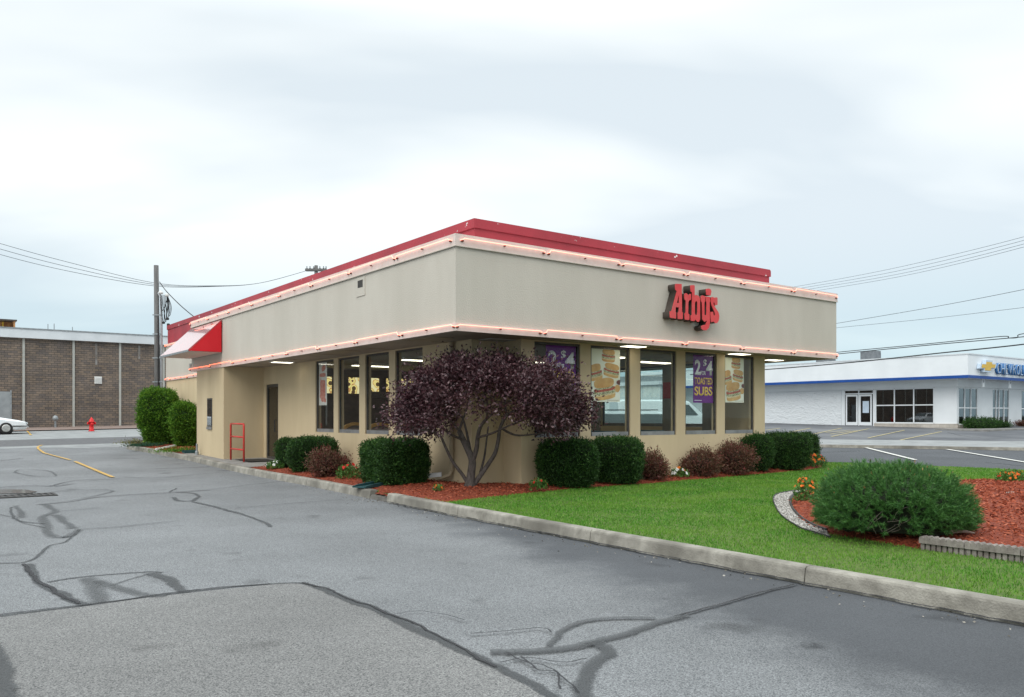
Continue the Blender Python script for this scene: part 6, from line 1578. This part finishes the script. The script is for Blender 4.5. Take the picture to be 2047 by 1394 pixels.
def glazing(fn, u0, u1, z0, z1, cols, rows, fr=.07):
    mb = MB()
    def b(m_, a_, b_, c_, d_, e0, e1):
        vs_ = [fn(x, y, z) for z in (c_, d_) for y in (e0, e1) for x in (a_, b_)]
        m_.add(vs_, [(0, 2, 3, 1), (4, 5, 7, 6), (0, 1, 5, 4), (1, 3, 7, 5), (3, 2, 6, 7), (2, 0, 4, 6)])
    us = [u0 + (u1 - u0) * c_ for c_ in cols]; zz = [z0 + (z1 - z0) * r_ for r_ in rows]
    for u in us: b(mb, u - fr / 2, u + fr / 2, z0, z1, -.02, .06)
    for z in zz:
        for i in range(len(us) - 1): b(mb, us[i] + fr / 2, us[i + 1] - fr / 2, z - fr / 2, z + fr / 2, -.015, .055)
    o = mb.build('window', M['dealer_white'], ch)
    for i in range(len(us) - 1):
        for j in range(len(zz) - 1):
            m2 = MB(); b(m2, us[i] + fr / 2, us[i + 1] - fr / 2, zz[j] + fr / 2, zz[j + 1] - fr / 2, .02, .03); m2.build('pane', M['dglass'], o)
    return o
fCL = lambda u, d, z: (wo + .02 + d, u, z); fCR = lambda u, d, z: (u, wo + .02 + d, z)
glazing(fCL, 2.62, 6.48, 1.09, 3.31, (0, .333, .667, 1), (0, .52, 1))
dg_ = glazing(fCL, 6.64, 8.76, base_z + .06, 3.31, (0, .5, 1), (0, .9, 1))
for a_, b_ in ((6.74, 7.64), (7.76, 8.64)):
    mbd = MB()
    for c_ in ((a_, a_ + .1, base_z + .12, 3.0), (b_ - .1, b_, base_z + .12, 3.0), (a_ + .1, b_ - .1, 2.88, 3.0), (a_ + .1, b_ - .1, base_z + .12, base_z + .34)): mbd.box(wo - .03, wo - .002, c_[0], c_[1], c_[2], c_[3])
    mbd.build('door', M['dealer_white'], ch)
bx('door_notice', M['pale_letter'], ch, wo - .012, wo - .004, 6.95, 7.4, 1.75, 2.55)
glazing(fCR, 1.44, 3.96, 1.03, 3.29, (0, .33, .66, 1), (0, .45, 1)); glazing(fCR, 6.12, 8.58, base_z + .06, 3.29, (0, .22, .40, .70, 1), (0, .5, 1)); glazing(fCR, 10.52, 13.98, 1.03, 3.29, (0, .33, .66, 1), (0, .45, 1))
bx('interior_back', M['dark'], ch, wo + 4.6, wo + 4.8, wo + .5, 23, .5, 3.85); bx('interior_floor', M['int_back'], ch, wo + .2, 25, wo + .2, 23, .70, .76); bx('interior_back', M['dark'], ch, wo + .3, wo + 4.5, 9.2, 9.4, .5, 3.85)
bx('interior_back', M['dark'], ch, wo + 4.9, 25, wo + 4.5, wo + 4.7, .5, 3.85)
for p in (2.75, 6.55):
    l_ = bx('hanging_plaque', M['dealer_white'], ch, p - .14, p + .14, .30, .36, 3.35, 3.86); bx('plaque_mark', M['galv'], l_, p - .05, p + .05, .29, .298, 3.62, 3.76)
bx('front_walk', M['walk'], ch, -1.6, 20, -1.8, wo + .01, base_z - .75, base_z - .02)
for i in range(2): pass
for p, q, u0, u1, lab in ((5.0, 9.0, 0, 0, 'dark rooftop unit above the showroom, right of the fascia end'), (5.0, 12.6, 0, 0, 'dark rooftop unit showing under the restaurant fascia end')):
    c = WC(p, q, 5.49); t = thing('rooftop_unit', lab, 'rooftop unit', c, TH, 'units on the showroom roof')
    bx('cabinet', M['hvac'], t, -.5, .5, -.5, .5, .10, .75); bx('curb', M['galv'], t, -.45, .45, -.45, .45, -.02, .10); bx('hood', M['hvac'], t, .5, .7, -.4, .4, .25, .60)
# dealer sign: gold cross emblem and blue capitals
dsn = thing('dealer_sign', 'gold cross emblem and blue channel capitals on the white showroom fascia', 'sign', WC(0, 0, 0), TH)
def slab(name, pts, y0, y1, m, par): return MB().prism(pts, lambda x, z, d: (x, d, z), y0, y1).build(name, M[m], par)
bow = [(1.05, 4.42), (1.62, 4.42), (1.55, 4.22), (2.45, 4.22), (2.55, 4.48), (3.15, 4.48), (3.28, 4.78), (2.68, 4.78), (2.74, 4.95), (1.84, 4.95), (1.78, 4.72), (1.18, 4.72)]
em = slab('emblem', bow, -.24, -.02, 'pale_letter', dsn)
inner_b = [(2.15 + (x - 2.15) * .84, 4.585 + (z - 4.585) * .72) for x, z in bow]
slab('emblem_face', inner_b, -.26, -.242, 'gold', em)
xx = 3.55
for i, chx in enumerate('CHEVROLET'):
    w = .47 if chx not in 'EL' else .42
    o = fit_text('letter', chx, xx, xx + w, 4.16, 4.86, -.09, M['blue_letter'], dsn, .14, .01)
    fit_text('letter_face', chx, xx + .03, xx + w - .03, 4.19, 4.83, -.168, M['pale_letter'], o, .006, -.02)
    xx += w + .10
# low hedges under the showroom windows
def low(label, p0, p1, m, mc, h, n, seed):
    c = WC((p0 + p1) / 2, wo - .75, base_z - .03); shrub('low_hedge', label, 'shrub', c[0], c[1], c[2], p1 - p0, .8, h, TH, M[m], M[mc], n, .10, 3.0, .9, None, seed=seed, lump=.2, rough=.08)
low('low green hedge under the first showroom side windows', 1.0, 4.9, 'yew', 'yew_core', .55, 3500, 81)
low('small green shrub beside the showroom side door', 5.2, 6.2, 'yew', 'yew_core', .35, 900, 82)
low('small brown shrub right of the showroom side door', 8.6, 10.2, 'barberry', 'barberry_core', .42, 1200, 83)
low('low green hedge at the right edge before the showroom', 10.8, 14, 'yew', 'yew_core', .55, 2500, 84)
